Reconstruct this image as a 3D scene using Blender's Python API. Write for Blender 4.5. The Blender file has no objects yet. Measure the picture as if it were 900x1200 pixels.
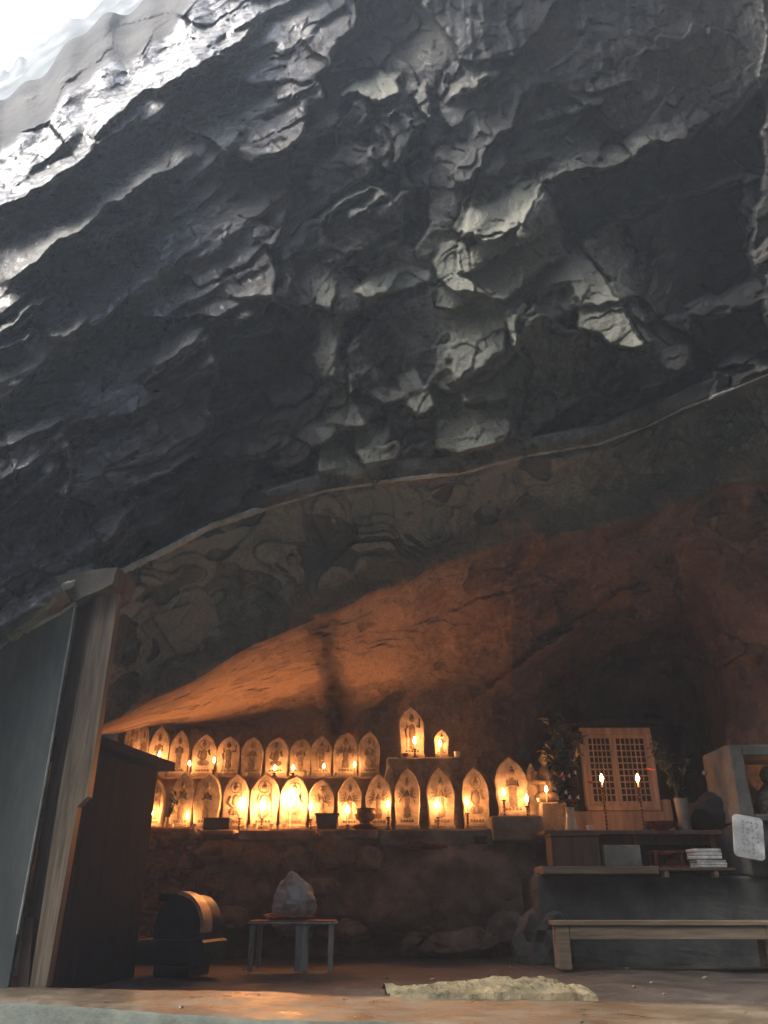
import bpy, bmesh, math, random
import numpy as np
from mathutils import Vector, Matrix, Euler

rng = random.Random(7)
scene = bpy.context.scene
COL = scene.collection

# ------------------------------------------------------------------ camera
EYE = 0.66
PITCH = math.radians(25.4)
FPX = 950.0                     # focal length in pixels of the 900x1200 photograph
cam_data = bpy.data.cameras.new('camera')
cam_data.sensor_fit = 'VERTICAL'
cam_data.sensor_height = 36.0
cam_data.lens = 36.0 * FPX / 1200.0
cam_data.clip_start = 0.05
cam_data.clip_end = 500.0
cam = bpy.data.objects.new('camera', cam_data)
cam.location = (0, 0, EYE)
cam.rotation_euler = (math.pi / 2 + PITCH, 0, 0)
COL.objects.link(cam)
scene.camera = cam

# ------------------------------------------------------------------ light
SUN_EL, SUN_AZ = math.radians(54), math.radians(-112)     # azimuth clockwise from +Y (the view direction)
world = bpy.data.worlds.new('World')
scene.world = world
world.use_nodes = True
wn = world.node_tree
for n in list(wn.nodes):
    wn.nodes.remove(n)
sky = wn.nodes.new('ShaderNodeTexSky')
sky.sky_type = 'NISHITA'
sky.sun_disc = False
sky.sun_elevation = SUN_EL
sky.sun_rotation = SUN_AZ
sky.air_density = 1.0
sky.dust_density = 3.0
bg = wn.nodes.new('ShaderNodeBackground')
bg.inputs['Strength'].default_value = 0.15
wo = wn.nodes.new('ShaderNodeOutputWorld')
wn.links.new(sky.outputs[0], bg.inputs[0])
wn.links.new(bg.outputs[0], wo.inputs[0])

sun = bpy.data.lights.new('sun', 'SUN')
sun.energy = 1.5
sun.angle = math.radians(30)
sun.color = (1.0, 0.97, 0.92)
sun_o = bpy.data.objects.new('sun', sun)
sd = Vector((math.sin(SUN_AZ) * math.cos(SUN_EL), math.cos(SUN_AZ) * math.cos(SUN_EL), math.sin(SUN_EL)))
sun_o.rotation_euler = (-sd).to_track_quat('-Z', 'Y').to_euler()
COL.objects.link(sun_o)

scene.view_settings.view_transform = 'Standard'
scene.view_settings.look = 'None'
scene.view_settings.exposure = 1.9
scene.view_settings.gamma = 1.0
scene.render.engine = 'CYCLES'
scene.cycles.use_denoising = True
scene.cycles.max_bounces = 6
scene.cycles.diffuse_bounces = 4
scene.cycles.sample_clamp_indirect = 6.0
scene.cycles.volume_max_steps = 64

# ------------------------------------------------------------------ projection helpers (photo pixels -> points in the place)
CT, ST = math.cos(PITCH), math.sin(PITCH)


def raydir(px, py):
    x = (px - 450.0) / FPX
    y = (600.0 - py) / FPX
    return x, CT - y * ST, y * CT + ST


def P(px, py, Y):
    x, d, z = raydir(px, py)
    k = Y / d
    return Vector((x * k, Y, EYE + z * k))


def Pz(px, py, zz):
    x, d, z = raydir(px, py)
    k = (zz - EYE) / z
    return Vector((x * k, d * k, zz))


def ppm(px, py, Y):
    """pixels per metre across the view at that point"""
    return FPX * raydir(px, py)[1] / Y


# ------------------------------------------------------------------ numpy noise
def _h(ix, iy, iz, seed):
    h = (ix.astype(np.uint32) * np.uint32(374761393) + iy.astype(np.uint32) * np.uint32(668265263)
         + iz.astype(np.uint32) * np.uint32(2147483647) + np.uint32(seed * 974711 & 0xffffffff))
    h ^= h >> np.uint32(13)
    h *= np.uint32(1274126177)
    h ^= h >> np.uint32(16)
    h *= np.uint32(2246822519)
    h ^= h >> np.uint32(13)
    return (h & np.uint32(0xffffff)).astype(np.float32) / np.float32(0xffffff)


def vnoise(x, y, z, seed=0):
    xi, yi, zi = np.floor(x), np.floor(y), np.floor(z)
    fx, fy, fz = x - xi, y - yi, z - zi
    xi, yi, zi = xi.astype(np.int64) + 70000, yi.astype(np.int64) + 70000, zi.astype(np.int64) + 70000
    u, v, w = (f * f * f * (f * (f * 6 - 15) + 10) for f in (fx, fy, fz))

    def c(a, b, d):
        return _h(xi + a, yi + b, zi + d, seed)
    x00 = c(0, 0, 0) * (1 - u) + c(1, 0, 0) * u
    x10 = c(0, 1, 0) * (1 - u) + c(1, 1, 0) * u
    x01 = c(0, 0, 1) * (1 - u) + c(1, 0, 1) * u
    x11 = c(0, 1, 1) * (1 - u) + c(1, 1, 1) * u
    return ((x00 * (1 - v) + x10 * v) * (1 - w) + (x01 * (1 - v) + x11 * v) * w) * 2 - 1


def fbm(x, y, z, seed=0, octv=4, gain=0.5, lac=2.03):
    a, s, t = 1.0, 0.0, 0.0
    for i in range(octv):
        s = s + a * vnoise(x, y, z, seed + i * 17)
        t += a
        a *= gain
        x, y, z = x * lac + 3.1, y * lac + 7.7, z * lac + 1.3
    return s / t


def ridged(x, y, z, seed=0, octv=4):
    a, s, t = 1.0, 0.0, 0.0
    for i in range(octv):
        s = s + a * (1 - np.abs(vnoise(x, y, z, seed + i * 31)))
        t += a
        a *= 0.5
        x, y, z = x * 2.1, y * 2.1, z * 2.1
    return s / t


def cells(x, y, seed, bias=0.0):
    """jittered cells: (offset, slope along x, slope along y) of the nearest one give a faceted, broken surface; also the gap to the next cell"""
    xi, yi = np.floor(x), np.floor(y)
    best = np.full(x.shape, 9.0)
    second = np.full(x.shape, 9.0)
    val = np.zeros(x.shape)
    z0 = np.zeros(x.shape, np.int64)
    for a in (-1, 0, 1):
        for b in (-1, 0, 1):
            cx, cy = xi + a, yi + b
            ii, jj = cx.astype(np.int64) + 70000, cy.astype(np.int64) + 70000
            dx = x - (cx + 0.15 + 0.7 * _h(ii, jj, z0, seed))
            dy = y - (cy + 0.15 + 0.7 * _h(ii, jj, z0 + 1, seed))
            d = np.abs(dx) ** 1.6 + np.abs(dy) ** 1.6
            o = (_h(ii, jj, z0 + 2, seed) * 2 - 1) + 1.1 * (_h(ii, jj, z0 + 3, seed) * 2 - 1) * dx + 1.1 * (_h(ii, jj, z0 + 4, seed) * 2 - 1 - bias) * dy
            m = d < best
            second = np.where(m, best, np.minimum(second, d))
            best = np.where(m, d, best)
            val = np.where(m, o, val)
    return val, second - best


def smooth(a, b, x):
    t = np.clip((x - a) / (b - a), 0, 1)
    return t * t * (3 - 2 * t)


# ------------------------------------------------------------------ materials
def mat(name, base, rough=0.8, metal=0.0, spec=0.5):
    m = bpy.data.materials.new(name)
    m.use_nodes = True
    b = m.node_tree.nodes['Principled BSDF']
    b.inputs['Base Color'].default_value = (*base, 1)
    b.inputs['Roughness'].default_value = rough
    b.inputs['Metallic'].default_value = metal
    b.inputs['Specular IOR Level'].default_value = spec
    return m


def nd(m, kind, **kw):
    n = m.node_tree.nodes.new(kind)
    for k, v in kw.items():
        if k.startswith('_'):
            setattr(n, k[1:], v)
        else:
            n.inputs[k].default_value = v
    return n


def rough_mat(name, c1, c2, scale=6.0, rough=(0.6, 0.95), bump=0.3, bscale=40.0, stretch=(1, 1, 1), detail=8.0, coords='Object', metal=0.0, spec=0.4, bdist=0.02, pos=(0.35, 0.65)):
    """two colours mixed by noise, uneven roughness, fine relief"""
    m = mat(name, c1, 0.8, metal, spec)
    L = m.node_tree.links.new
    b = m.node_tree.nodes['Principled BSDF']
    tc = nd(m, 'ShaderNodeNewGeometry' if tuple(stretch) == (1, 1, 1) else 'ShaderNodeTexCoord')
    coords = 'Position' if tuple(stretch) == (1, 1, 1) else coords
    mp = nd(m, 'ShaderNodeMapping')
    mp.inputs['Scale'].default_value = stretch
    L(tc.outputs[coords], mp.inputs[0])
    n1 = nd(m, 'ShaderNodeTexNoise', Scale=scale, Detail=detail, Roughness=0.62)
    L(mp.outputs[0], n1.inputs['Vector'])
    cr = nd(m, 'ShaderNodeValToRGB')
    cr.color_ramp.elements[0].position, cr.color_ramp.elements[1].position = pos
    cr.color_ramp.elements[0].color = (*c1, 1)
    cr.color_ramp.elements[1].color = (*c2, 1)
    L(n1.outputs[0], cr.inputs[0])
    oi = nd(m, 'ShaderNodeObjectInfo')
    vr = nd(m, 'ShaderNodeMapRange')
    vr.inputs['To Min'].default_value, vr.inputs['To Max'].default_value = 0.78, 1.12
    L(oi.outputs['Random'], vr.inputs[0])
    hs = nd(m, 'ShaderNodeHueSaturation')
    L(vr.outputs[0], hs.inputs['Value'])
    L(cr.outputs[0], hs.inputs['Color'])
    # grime gathers in broad blotches
    gn = nd(m, 'ShaderNodeTexNoise', Scale=scale * 0.35, Detail=5.0, Roughness=0.7)
    L(mp.outputs[0], gn.inputs['Vector'])
    gr = nd(m, 'ShaderNodeMapRange')
    gr.inputs['From Min'].default_value, gr.inputs['From Max'].default_value = 0.40, 0.62
    gr.inputs['To Min'].default_value, gr.inputs['To Max'].default_value = 0.62, 1.0
    L(gn.outputs[0], gr.inputs[0])
    gm = nd(m, 'ShaderNodeMix', _data_type='RGBA', _blend_type='MULTIPLY')
    gm.inputs[0].default_value = 1.0
    L(hs.outputs[0], gm.inputs[6])
    L(gr.outputs[0], gm.inputs[7])
    L(gm.outputs[2], b.inputs['Base Color'])
    mr = nd(m, 'ShaderNodeMapRange')
    mr.inputs['To Min'].default_value, mr.inputs['To Max'].default_value = rough
    mr.inputs['From Min'].default_value, mr.inputs['From Max'].default_value = 0.3, 0.7
    L(n1.outputs[0], mr.inputs[0])
    L(mr.outputs[0], b.inputs['Roughness'])
    n2 = nd(m, 'ShaderNodeTexNoise', Scale=bscale, Detail=6.0, Roughness=0.6)
    L(mp.outputs[0], n2.inputs['Vector'])
    bp = nd(m, 'ShaderNodeBump', Strength=bump, Distance=bdist)
    L(n2.outputs[0], bp.inputs['Height'])
    L(bp.outputs[0], b.inputs['Normal'])
    return m


def rock_mat(name, dark, mid, pale, red, wet_rough=0.3):
    """damp cave rock: attribute 'pale' = dry pale stone, mineral crust, painted-in lit faces and glints, 'wet' = water film"""
    m = mat(name, mid, 0.8)
    N, L = m.node_tree.nodes, m.node_tree.links.new
    b = N['Principled BSDF']
    geo = nd(m, 'ShaderNodeNewGeometry')
    def noise(s, d=8.0, r=0.62, st=None):
        n = nd(m, 'ShaderNodeTexNoise', Scale=s, Detail=d, Roughness=r)
        if st:
            mp = nd(m, 'ShaderNodeMapping')
            mp.inputs['Scale'].default_value = st
            L(geo.outputs['Position'], mp.inputs[0])
            L(mp.outputs[0], n.inputs['Vector'])
        else:
            L(geo.outputs['Position'], n.inputs['Vector'])
        return n
    def mix(fac, a, c, blend='MIX'):
        x = nd(m, 'ShaderNodeMix', _data_type='RGBA', _blend_type=blend)
        if hasattr(fac, 'is_linked'):
            L(fac, x.inputs[0])
        else:
            x.inputs[0].default_value = fac
        for i, v in ((6, a), (7, c)):
            if hasattr(v, 'is_linked'):
                L(v, x.inputs[i])
            else:
                x.inputs[i].default_value = (*v, 1)
        return x.outputs[2]
    def ramp(src, p0, p1):
        r = nd(m, 'ShaderNodeMapRange')
        r.inputs['From Min'].default_value, r.inputs['From Max'].default_value = p0, p1
        L(src, r.inputs[0])
        return r.outputs[0]
    n1 = noise(0.9)
    c = mix(ramp(n1.outputs[0], 0.38, 0.62), dark, mid)
    n2 = noise(0.55, st=(1, 1, 1.0))
    c = mix(ramp(n2.outputs[0], 0.52, 0.66), c, red)
    n3 = noise(7.0)
    streak = noise(2.2, st=(1.6, 1.6, 0.25))
    c = mix(ramp(streak.outputs[0], 0.55, 0.72), c, dark)
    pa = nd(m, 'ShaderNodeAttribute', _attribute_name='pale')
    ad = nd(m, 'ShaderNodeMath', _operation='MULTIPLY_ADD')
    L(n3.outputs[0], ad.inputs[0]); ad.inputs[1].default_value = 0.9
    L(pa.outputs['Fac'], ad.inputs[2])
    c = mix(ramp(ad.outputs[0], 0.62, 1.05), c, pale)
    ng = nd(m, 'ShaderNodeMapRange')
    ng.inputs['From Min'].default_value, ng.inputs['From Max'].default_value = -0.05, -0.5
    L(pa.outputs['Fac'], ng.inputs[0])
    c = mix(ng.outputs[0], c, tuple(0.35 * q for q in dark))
    sp = noise(28.0, 6.0, 0.7)
    c = mix(0.55, c, sp.outputs[0], 'OVERLAY')
    L(c, b.inputs['Base Color'])
    we = nd(m, 'ShaderNodeAttribute', _attribute_name='wet')
    wm = nd(m, 'ShaderNodeMath', _operation='MULTIPLY')
    L(we.outputs['Fac'], wm.inputs[0])
    L(ramp(n3.outputs[0], 0.35, 0.6), wm.inputs[1])
    rr = nd(m, 'ShaderNodeMapRange')
    rr.inputs['To Min'].default_value, rr.inputs['To Max'].default_value = 0.85, wet_rough
    L(wm.outputs[0], rr.inputs[0])
    L(rr.outputs[0], b.inputs['Roughness'])
    cw = nd(m, 'ShaderNodeMath', _operation='MULTIPLY')
    L(wm.outputs[0], cw.inputs[0]); cw.inputs[1].default_value = 0.38
    L(cw.outputs[0], b.inputs['Coat Weight'])
    b.inputs['Coat Roughness'].default_value = 0.2
    b1 = nd(m, 'ShaderNodeBump', Strength=0.55, Distance=0.06)
    L(n3.outputs[0], b1.inputs['Height'])
    b2 = nd(m, 'ShaderNodeBump', Strength=0.7, Distance=0.018)
    L(sp.outputs[0], b2.inputs['Height'])
    L(b1.outputs[0], b2.inputs['Normal'])
    L(b2.outputs[0], b.inputs['Normal'])
    return m


M = {}
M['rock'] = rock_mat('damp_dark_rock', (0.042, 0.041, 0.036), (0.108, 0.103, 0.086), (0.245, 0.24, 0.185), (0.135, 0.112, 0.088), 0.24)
M['flaky'] = rock_mat('flaky_rock', (0.10, 0.105, 0.095), (0.18, 0.187, 0.165), (0.33, 0.335, 0.29), (0.15, 0.13, 0.105), 0.5)
M['soot'] = rock_mat('smoked_rock', (0.085, 0.062, 0.05), (0.23, 0.165, 0.125), (0.37, 0.28, 0.215), (0.19, 0.12, 0.085), 0.6)
M['roof'] = rough_mat('sky_block_rock', (0.05, 0.05, 0.05), (0.12, 0.12, 0.11), 0.6, bump=0.6, bscale=2.0)  # rock of the added dome that keeps sky light out
M['farrock'] = rough_mat('distant_mossy_rock', (0.02, 0.028, 0.018), (0.055, 0.065, 0.045), 0.8, bump=0.3, bscale=3)
M['mortar'] = rough_mat('drip_mortar', (0.48, 0.48, 0.43), (0.68, 0.68, 0.62), 5, bump=0.6, bscale=30)
M['floor'] = rough_mat('trodden_earth', (0.045, 0.038, 0.031), (0.10, 0.083, 0.066), 3, bump=0.7, bscale=14, bdist=0.03)
M['ground'] = rough_mat('leaf_litter_ground', (0.05, 0.055, 0.03), (0.14, 0.12, 0.08), 1.5, bump=0.8, bscale=8)


# ------------------------------------------------------------------ object helpers
def link_mesh(name, verts, faces, m, parent=None, smooth_shade=False):
    me = bpy.data.meshes.new(name)
    me.from_pydata(verts, [], faces)
    me.update()
    if m:
        me.materials.append(m)
    if smooth_shade:
        me.polygons.foreach_set('use_smooth', [True] * len(me.polygons))
    o = bpy.data.objects.new(name, me)
    COL.objects.link(o)
    if parent:
        o.parent = parent
    return o


def grid_mesh(name, X, Y, Z, m, attrs=None, smooth_shade=True, flip=False):
    r, c = X.shape
    co = np.stack([X, Y, Z], -1).reshape(-1, 3).astype(np.float32)
    idx = np.arange(r * c).reshape(r, c)
    q = np.stack([idx[:-1, :-1], idx[:-1, 1:], idx[1:, 1:], idx[1:, :-1]], -1).reshape(-1, 4)
    if flip:
        q = q[:, ::-1]
    me = bpy.data.meshes.new(name)
    me.vertices.add(len(co))
    me.vertices.foreach_set('co', co.ravel())
    me.loops.add(q.size)
    me.loops.foreach_set('vertex_index', q.ravel().astype(np.int32))
    me.polygons.add(len(q))
    me.polygons.foreach_set('loop_start', np.arange(0, q.size, 4, dtype=np.int32))
    me.polygons.foreach_set('use_smooth', np.full(len(q), smooth_shade))
    for k, a in (attrs or {}).items():
        at = me.attributes.new(k, 'FLOAT', 'POINT')
        at.data.foreach_set('value', a.ravel().astype(np.float32))
    me.update(calc_edges=True)
    me.validate()
    me.materials.append(m)
    o = bpy.data.objects.new(name, me)
    COL.objects.link(o)
    return o


def structure(o):
    o['kind'] = 'structure'
    return o


# ------------------------------------------------------------------ the rock
def poly_x(pts):
    xs = np.array([p[0] for p in pts], float)
    ys = np.array([p[1] for p in pts], float)
    return lambda u: np.interp(u, xs, ys)


L1 = poly_x([(-300, 860), (-100, 795), (0, 752), (75, 690), (145, 672), (200, 645), (250, 618), (310, 598), (380, 577), (450, 566), (540, 556),
             (620, 535), (700, 522), (760, 500), (800, 480), (848, 462), (900, 440), (1200, 330)])
L2 = poly_x([(-300, 1020), (0, 900), (100, 858), (130, 842), (200, 806), (300, 757), (400, 715), (480, 690), (560, 655), (640, 630), (720, 612),
             (800, 590), (900, 556), (1200, 440)])
Y1 = poly_x([(-300, 5.4), (60, 6.4), (150, 6.9), (450, 8.1), (850, 9.2), (1200, 8.6)])
Y2 = poly_x([(-300, 6.4), (60, 7.9), (150, 8.3), (450, 9.2), (700, 9.9), (900, 10.0), (1200, 9.0)])
YB = poly_x([(-300, 8.0), (60, 9.0), (120, 12.1), (170, 12.9), (520, 12.9), (600, 13.15), (660, 13.9), (720, 14.5), (800, 14.5), (850, 12.5), (900, 11.6), (1200, 10.0)])
VB = poly_x([(-300, 1080), (60, 920), (120, 862), (300, 850), (440, 838), (520, 812), (600, 826), (700, 812), (830, 830), (900, 800), (1200, 700)])


def sil(u):
    return np.maximum(113 - 0.70 * u + 9 * np.sin(u * 0.045) + 5 * np.sin(u * 0.13 + 1), -160)


def seg_dist(u, v, a, b):
    ax, ay = a
    bx, by = b
    dx, dy = bx - ax, by - ay
    t = np.clip(((u - ax) * dx + (v - ay) * dy) / (dx * dx + dy * dy), 0, 1)
    px, py = ax + t * dx, ay + t * dy
    side = ((u - ax) * dy - (v - ay) * dx)         # > 0 above a line that runs to the right
    return np.hypot(u - px, v - py), side, t


def ledge(u, v, line, w, h):
    """a bedding step: rises over w above the line, breaks off below it"""
    n = len(line) - 1
    best = np.full(u.shape, 1e9)
    sgn = np.zeros(u.shape)
    tt = np.zeros(u.shape)
    for i in range(n):
        d, s, t = seg_dist(u, v, line[i], line[i + 1])
        m = d < best
        best = np.where(m, d, best)
        sgn = np.where(m, s, sgn)
        tt = np.where(m, (i + t) / n, tt)
    up = np.clip(1 - best / w, 0, 1)
    dn = np.clip(1 - best / (w * 0.35), 0, 1)
    taper = np.clip(np.minimum(tt, 1 - tt) * 5, 0, 1) ** 0.7
    return h * taper * np.where(sgn > 0, up ** 1.1, dn)


def poly_sd(u, v, pts):
    d = np.full(u.shape, 1e9)
    ins = np.zeros(u.shape, bool)
    n = len(pts)
    for i in range(n):
        a, b = pts[i], pts[(i + 1) % n]
        dd, _, _ = seg_dist(u, v, a, b)
        d = np.minimum(d, dd)
        c = ((a[1] > v) != (b[1] > v)) & (u < (b[0] - a[0]) * (v - a[1]) / ((b[1] - a[1]) or 1e-9) + a[0])
        ins ^= c
    return np.where(ins, d, -d)


# facets of the broken rock: outline, slope (metres per 100 px to the right / downwards), height, how pale: dry stone, lit faces painted paler
FACETS = [
    ([(548, 247), (585, 222), (631, 209), (638, 216), (612, 262), (563, 288), (545, 270)], 0.25, 1.25, 0.30, 1.0),
    ([(638, 214), (655, 250), (665, 298), (612, 334), (602, 272), (612, 260)], -0.75, 0.1, 0.42, 0.55),
    ([(563, 288), (602, 272), (612, 334), (590, 350), (555, 340), (552, 300)], 0.1, 0.10, 0.45, 0.75),
    ([(661, 301), (680, 282), (700, 310), (728, 360), (753, 405), (714, 405), (683, 381), (665, 335), (619, 343)], 0.30, 0.75, 0.40, 0.95),
    ([(684, 281), (730, 262), (738, 300), (762, 400), (754, 402), (728, 358), (702, 308)], -0.5, 0.35, 0.15, 0.45),
    ([(683, 383), (714, 408), (753, 408), (800, 440), (720, 470), (640, 440), (600, 400), (640, 370)], 0.0, -0.9, 0.15, 0.0),
    ([(640, 216), (740, 185), (725, 250), (690, 265), (668, 285)], 0.2, -0.2, -0.32, 0.0),
    ([(745, 180), (830, 145), (870, 200), (740, 255)], -0.2, -0.4, -0.28, 0.0),
    ([(740, 262), (865, 215), (885, 330), (770, 380)], -0.3, -0.2, -0.2, 0.0),
    ([(425, 350), (438, 326), (465, 311), (500, 312), (498, 335), (462, 346), (430, 356)], 0.1, 1.1, 0.28, 1.0),
    ([(428, 358), (465, 349), (500, 338), (520, 420), (490, 470), (450, 450), (425, 400)], 0.1, -0.35, 0.02, 0.0),
    ([(503, 300), (520, 280), (550, 290), (556, 340), (530, 338), (508, 330)], 0.5, 0.5, 0.34, 0.8),
    ([(526, 372), (580, 350), (600, 362), (590, 412), (552, 440), (536, 450), (528, 420)], 0.2, 0.4, 0.32, 0.85),
    ([(594, 362), (608, 352), (626, 352), (612, 372), (606, 400), (622, 428), (600, 395)], 0.5, 0.6, 0.46, 1.0),
    ([(606, 372), (630, 360), (645, 380), (640, 420), (620, 425)], 0.3, -0.6, 0.30, 0.1),
    ([(466, 440), (485, 425), (508, 460), (512, 480), (488, 490), (474, 470)], 0.5, 0.3, 0.2, 0.6),
    ([(535, 452), (590, 435), (600, 468), (545, 474)], 0.1, 0.6, 0.24, 0.7),
    ([(516, 500), (545, 478), (600, 480), (590, 520), (540, 535), (515, 528)], 0.2, 0.3, 0.2, 0.6),
    ([(366, 365), (402, 362), (400, 410), (396, 444), (374, 442)], 0.4, 0.1, 0.22, 0.65),
    ([(378, 470), (402, 455), (415, 470), (432, 500), (380, 500)], 0.4, 0.5, 0.1, 0.45),
    ([(368, 502), (450, 500), (456, 540), (420, 556), (376, 560)], -0.1, 0.5, 0.2, 0.8),
    ([(362, 328), (384, 318), (395, 345), (385, 362), (370, 356)], 0.3, 0.7, 0.2, 0.7),
    ([(393, 122), (412, 100), (440, 86), (462, 92), (466, 112), (440, 125), (420, 113)], 0.2, 1.3, 0.3, 0.9),
    ([(345, 168), (372, 135), (394, 120), (400, 140), (370, 160), (350, 175)], 0.4, 1.0, 0.2, 0.5),
    ([(400, 142), (432, 118), (440, 150), (420, 170), (385, 175)], 0.2, -0.5, 0.16, 0.0),
    ([(443, 145), (458, 136), (496, 144), (480, 175), (455, 205), (435, 190)], 0.1, -0.2, 0.42, 0.05),
    ([(482, 110), (503, 97), (506, 140), (495, 128)], 0.3, 0.8, 0.3, 0.4),
    ([(362, 215), (398, 170), (440, 175), (445, 200), (400, 230), (360, 260)], 0.3, -0.1, 0.25, 0.1),
    ([(372, 262), (410, 235), (440, 222), (452, 232), (465, 262), (440, 285), (405, 295), (380, 290)], 0.15, -0.25, 0.36, 0.1),
    ([(505, 195), (518, 185), (530, 240), (522, 260), (500, 265)], 0.3, 0.1, 0.1, 0.2),
    ([(470, 230), (500, 215), (500, 268), (480, 290), (462, 290)], 0.0, -0.2, -0.25, 0.0),
    ([(887, -200), (1200, -200), (1200, 420), (905, 390), (884, 300), (896, 200)], -0.3, 0.0, 0.75, 0.45),
    ([(800, 360), (895, 325), (900, 352), (815, 372)], 0.1, 1.2, 0.1, 0.35),
    ([(812, 372), (900, 355), (900, 430), (860, 440), (800, 430)], 0.0, -0.3, -0.2, 0.0),
]
# bedding steps: line, width, height
LEDGES = [
    ([(636, 222), (690, 200), (770, 172), (832, 144)], 24, 0.34),
    ([(690, 274), (760, 245), (860, 205)], 18, 0.2),
    ([(0, 335), (55, 290), (95, 272), (150, 232), (225, 178)], 26, 0.22),
    ([(175, 108), (215, 80), (275, 48), (315, 8)], 34, 0.26),
    ([(110, 160), (140, 135), (178, 98)], 18, 0.16),
    ([(105, 305), (140, 275), (188, 236)], 20, 0.18),
    ([(165, 448), (212, 418), (246, 390)], 18, 0.2),
    ([(175, 438), (205, 412), (232, 398)], 8, 0.06),
    ([(-20, 392), (30, 368), (64, 345)], 12, 0.12),
    ([(-20, 402), (25, 384), (54, 366)], 9, 0.08),
    ([(-20, 420), (20, 405), (44, 390)], 9, 0.1),
    ([(55, 400), (85, 392), (105, 372)], 14, 0.12),
    ([(240, 490), (268, 478), (286, 456)], 14, 0.15),
    ([(250, 552), (290, 540), (330, 522)], 12, 0.1),
    ([(205, 562), (250, 545), (280, 545)], 9, 0.06),
    ([(262, 408), (300, 385), (335, 382)], 16, 0.16),
    ([(380, 310), (410, 298), (436, 288)], 14, 0.14),
    ([(430, 325), (448, 300), (466, 284)], 12, 0.16),
    ([(372, 264), (405, 240), (440, 222)], 12, 0.16),
    ([(405, 264), (430, 245), (455, 230)], 11, 0.14),
    ([(438, 146), (456, 134), (480, 136), (506, 146)], 11, 0.2),
    ([(550, 240), (600, 214), (634, 206)], 18, -0.12),
    ([(474, 502), (505, 492), (524, 484)], 10, 0.14),
    ([(712, 496), (735, 478), (762, 457), (798, 444)], 16, 0.16),
    ([(835, 432), (858, 424), (905, 440)], 14, 0.2),
    ([(0, 130), (60, 100), (110, 72)], 10, 0.06),
    ([(-10, 250), (30, 225), (75, 205), (120, 160)], 22, 0.2),
    ([(40, 215), (90, 190), (130, 160), (170, 130)], 14, 0.12),
    ([(620, 150), (660, 128), (690, 120)], 16, 0.1),
    ([(690, 108), (720, 100), (745, 90)], 12, 0.08),
    ([(520, 118), (560, 100), (590, 78)], 14, 0.1),
    ([(60, 640), (85, 560), (75, 480)], 14, 0.1),
    ([(262, 350), (330, 345), (345, 300)], 14, 0.12),
]

us = np.concatenate([np.arange(-260, -6, 7.0), np.arange(-6, 906, 1.55), np.arange(906, 1166, 7.0)])
NA, NB, NC, NW = 430, 104, 160, 46
tA = np.linspace(0, 1, NA)
tB = np.linspace(0, 1, NB)
tC = np.linspace(0, 1, NC)
tW = np.linspace(0, 1, NW)
U = np.tile(us, (NA + NB + NC + NW - 3, 1))
s_, l1, l2, vb = sil(us), L1(us), L2(us), VB(us)
vb = np.maximum(vb, l2 + 6)
l2 = l2 + 16 * fbm(us / 75, us * 0, us * 0, 131, 2)
V = np.concatenate([
    s_ + (l1 - s_) * tA[:, None],
    (l1 + (l2 - l1) * tB[:, None])[1:],
    (l2 + (vb - l2) * tC[:, None])[1:],
    (vb + (1215 - vb) * tW[:, None])[1:]])
# slow wander of the pixel pattern so that hand-set edges are not ruler-straight
wu = U + 13 * fbm(U / 42, V / 42, 0 * U, 5, 5, 0.6)
wv = V + 13 * fbm(U / 42, V / 42, 0 * U + 9, 6, 5, 0.6)
y1, y2, yb = Y1(us), Y2(us), YB(us)
dirA = np.array(raydir(us, l1)[2] / raydir(us, l1)[1])
base = np.zeros_like(U)
iA, iB, iC = NA, NA + NB - 1, NA + NB + NC - 2
xa, da, za = raydir(U, V)
tanA = za / da
# face: leans a little over the viewer; plane through (y1, z1) with slope -LEAN
LEAN = 0.10
z1 = y1 * dirA
base[:iA] = ((y1 + LEAN * z1)[None, :] / (1 + LEAN * tanA[:iA]))
base[iA:iB] = y1 + (y2 - y1) * (tB[1:, None] ** 0.8)
base[iB:iC] = y2 + (yb - y2) * (0.5 * tC[1:, None] ** 1.25 + 0.5 * np.sin(tC[1:, None] * math.pi / 2))
base[iC:] = yb + 0 * tW[1:, None]

k0 = base / da
BX, BY, BZ = xa * k0, base, EYE + za * k0
rowA = np.zeros_like(U); rowA[:iA] = 1
tfull = np.zeros_like(U)
# distances (in pixels) to the seams, to blend the relief of neighbouring zones
dl1 = V - l1[None, :]
dl2 = V - l2[None, :]
wA = smooth(10, -14, dl1)
wC = smooth(-8, 14, dl2)
wB = np.clip(1 - wA - wC, 0, 1)

ang = math.radians(28)
ang = math.radians(33)
bs = (U * math.cos(ang) - V * math.sin(ang)) / 118 + 20
bq = -(U * math.sin(ang) + V * math.cos(ang)) / 118 + 20
w1 = 0.35 * fbm(BX * 0.8, BZ * 0.8, BY * 0.3, 21, 4)
w2 = 0.35 * fbm(BX * 0.8 + 40, BZ * 0.8, BY * 0.3, 22, 4)
big, gb = cells((bs + w1) / 1.5, (bq + w2) / 0.95, 3, 0.7)
sml, gs = cells((bs + w1) / 0.5, (bq + w2 * 0.8) / 0.33, 4, 0.5)
tin, gt = cells((bs + w1) / 0.19, (bq + w2) / 0.13, 8)
leftness = smooth(400, 180, U + 0.25 * (V - 300))          # smooth wet bedding on the left, broken blocks in the middle and right
topdark = smooth(230, 60, V) * smooth(420, 560, U)
bl = 1 - 0.78 * leftness - 0.72 * topdark * (1 - leftness)
rid = ridged(bs * 0.55 + w1, bq * 2.1 + w2, BY * 0.4, 31, 4)
hA = 0.44 * bl * big + 0.10 * bl * sml + 0.045 * bl * tin
sa = -bq * 1.15 + 0.75 * fbm(bs * 0.45, bq * 0.9, 0 * U, 35, 4)
sf = sa - np.floor(sa)
saw = np.where(sf < 0.86, sf / 0.86, (1 - sf) / 0.14)
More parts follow.
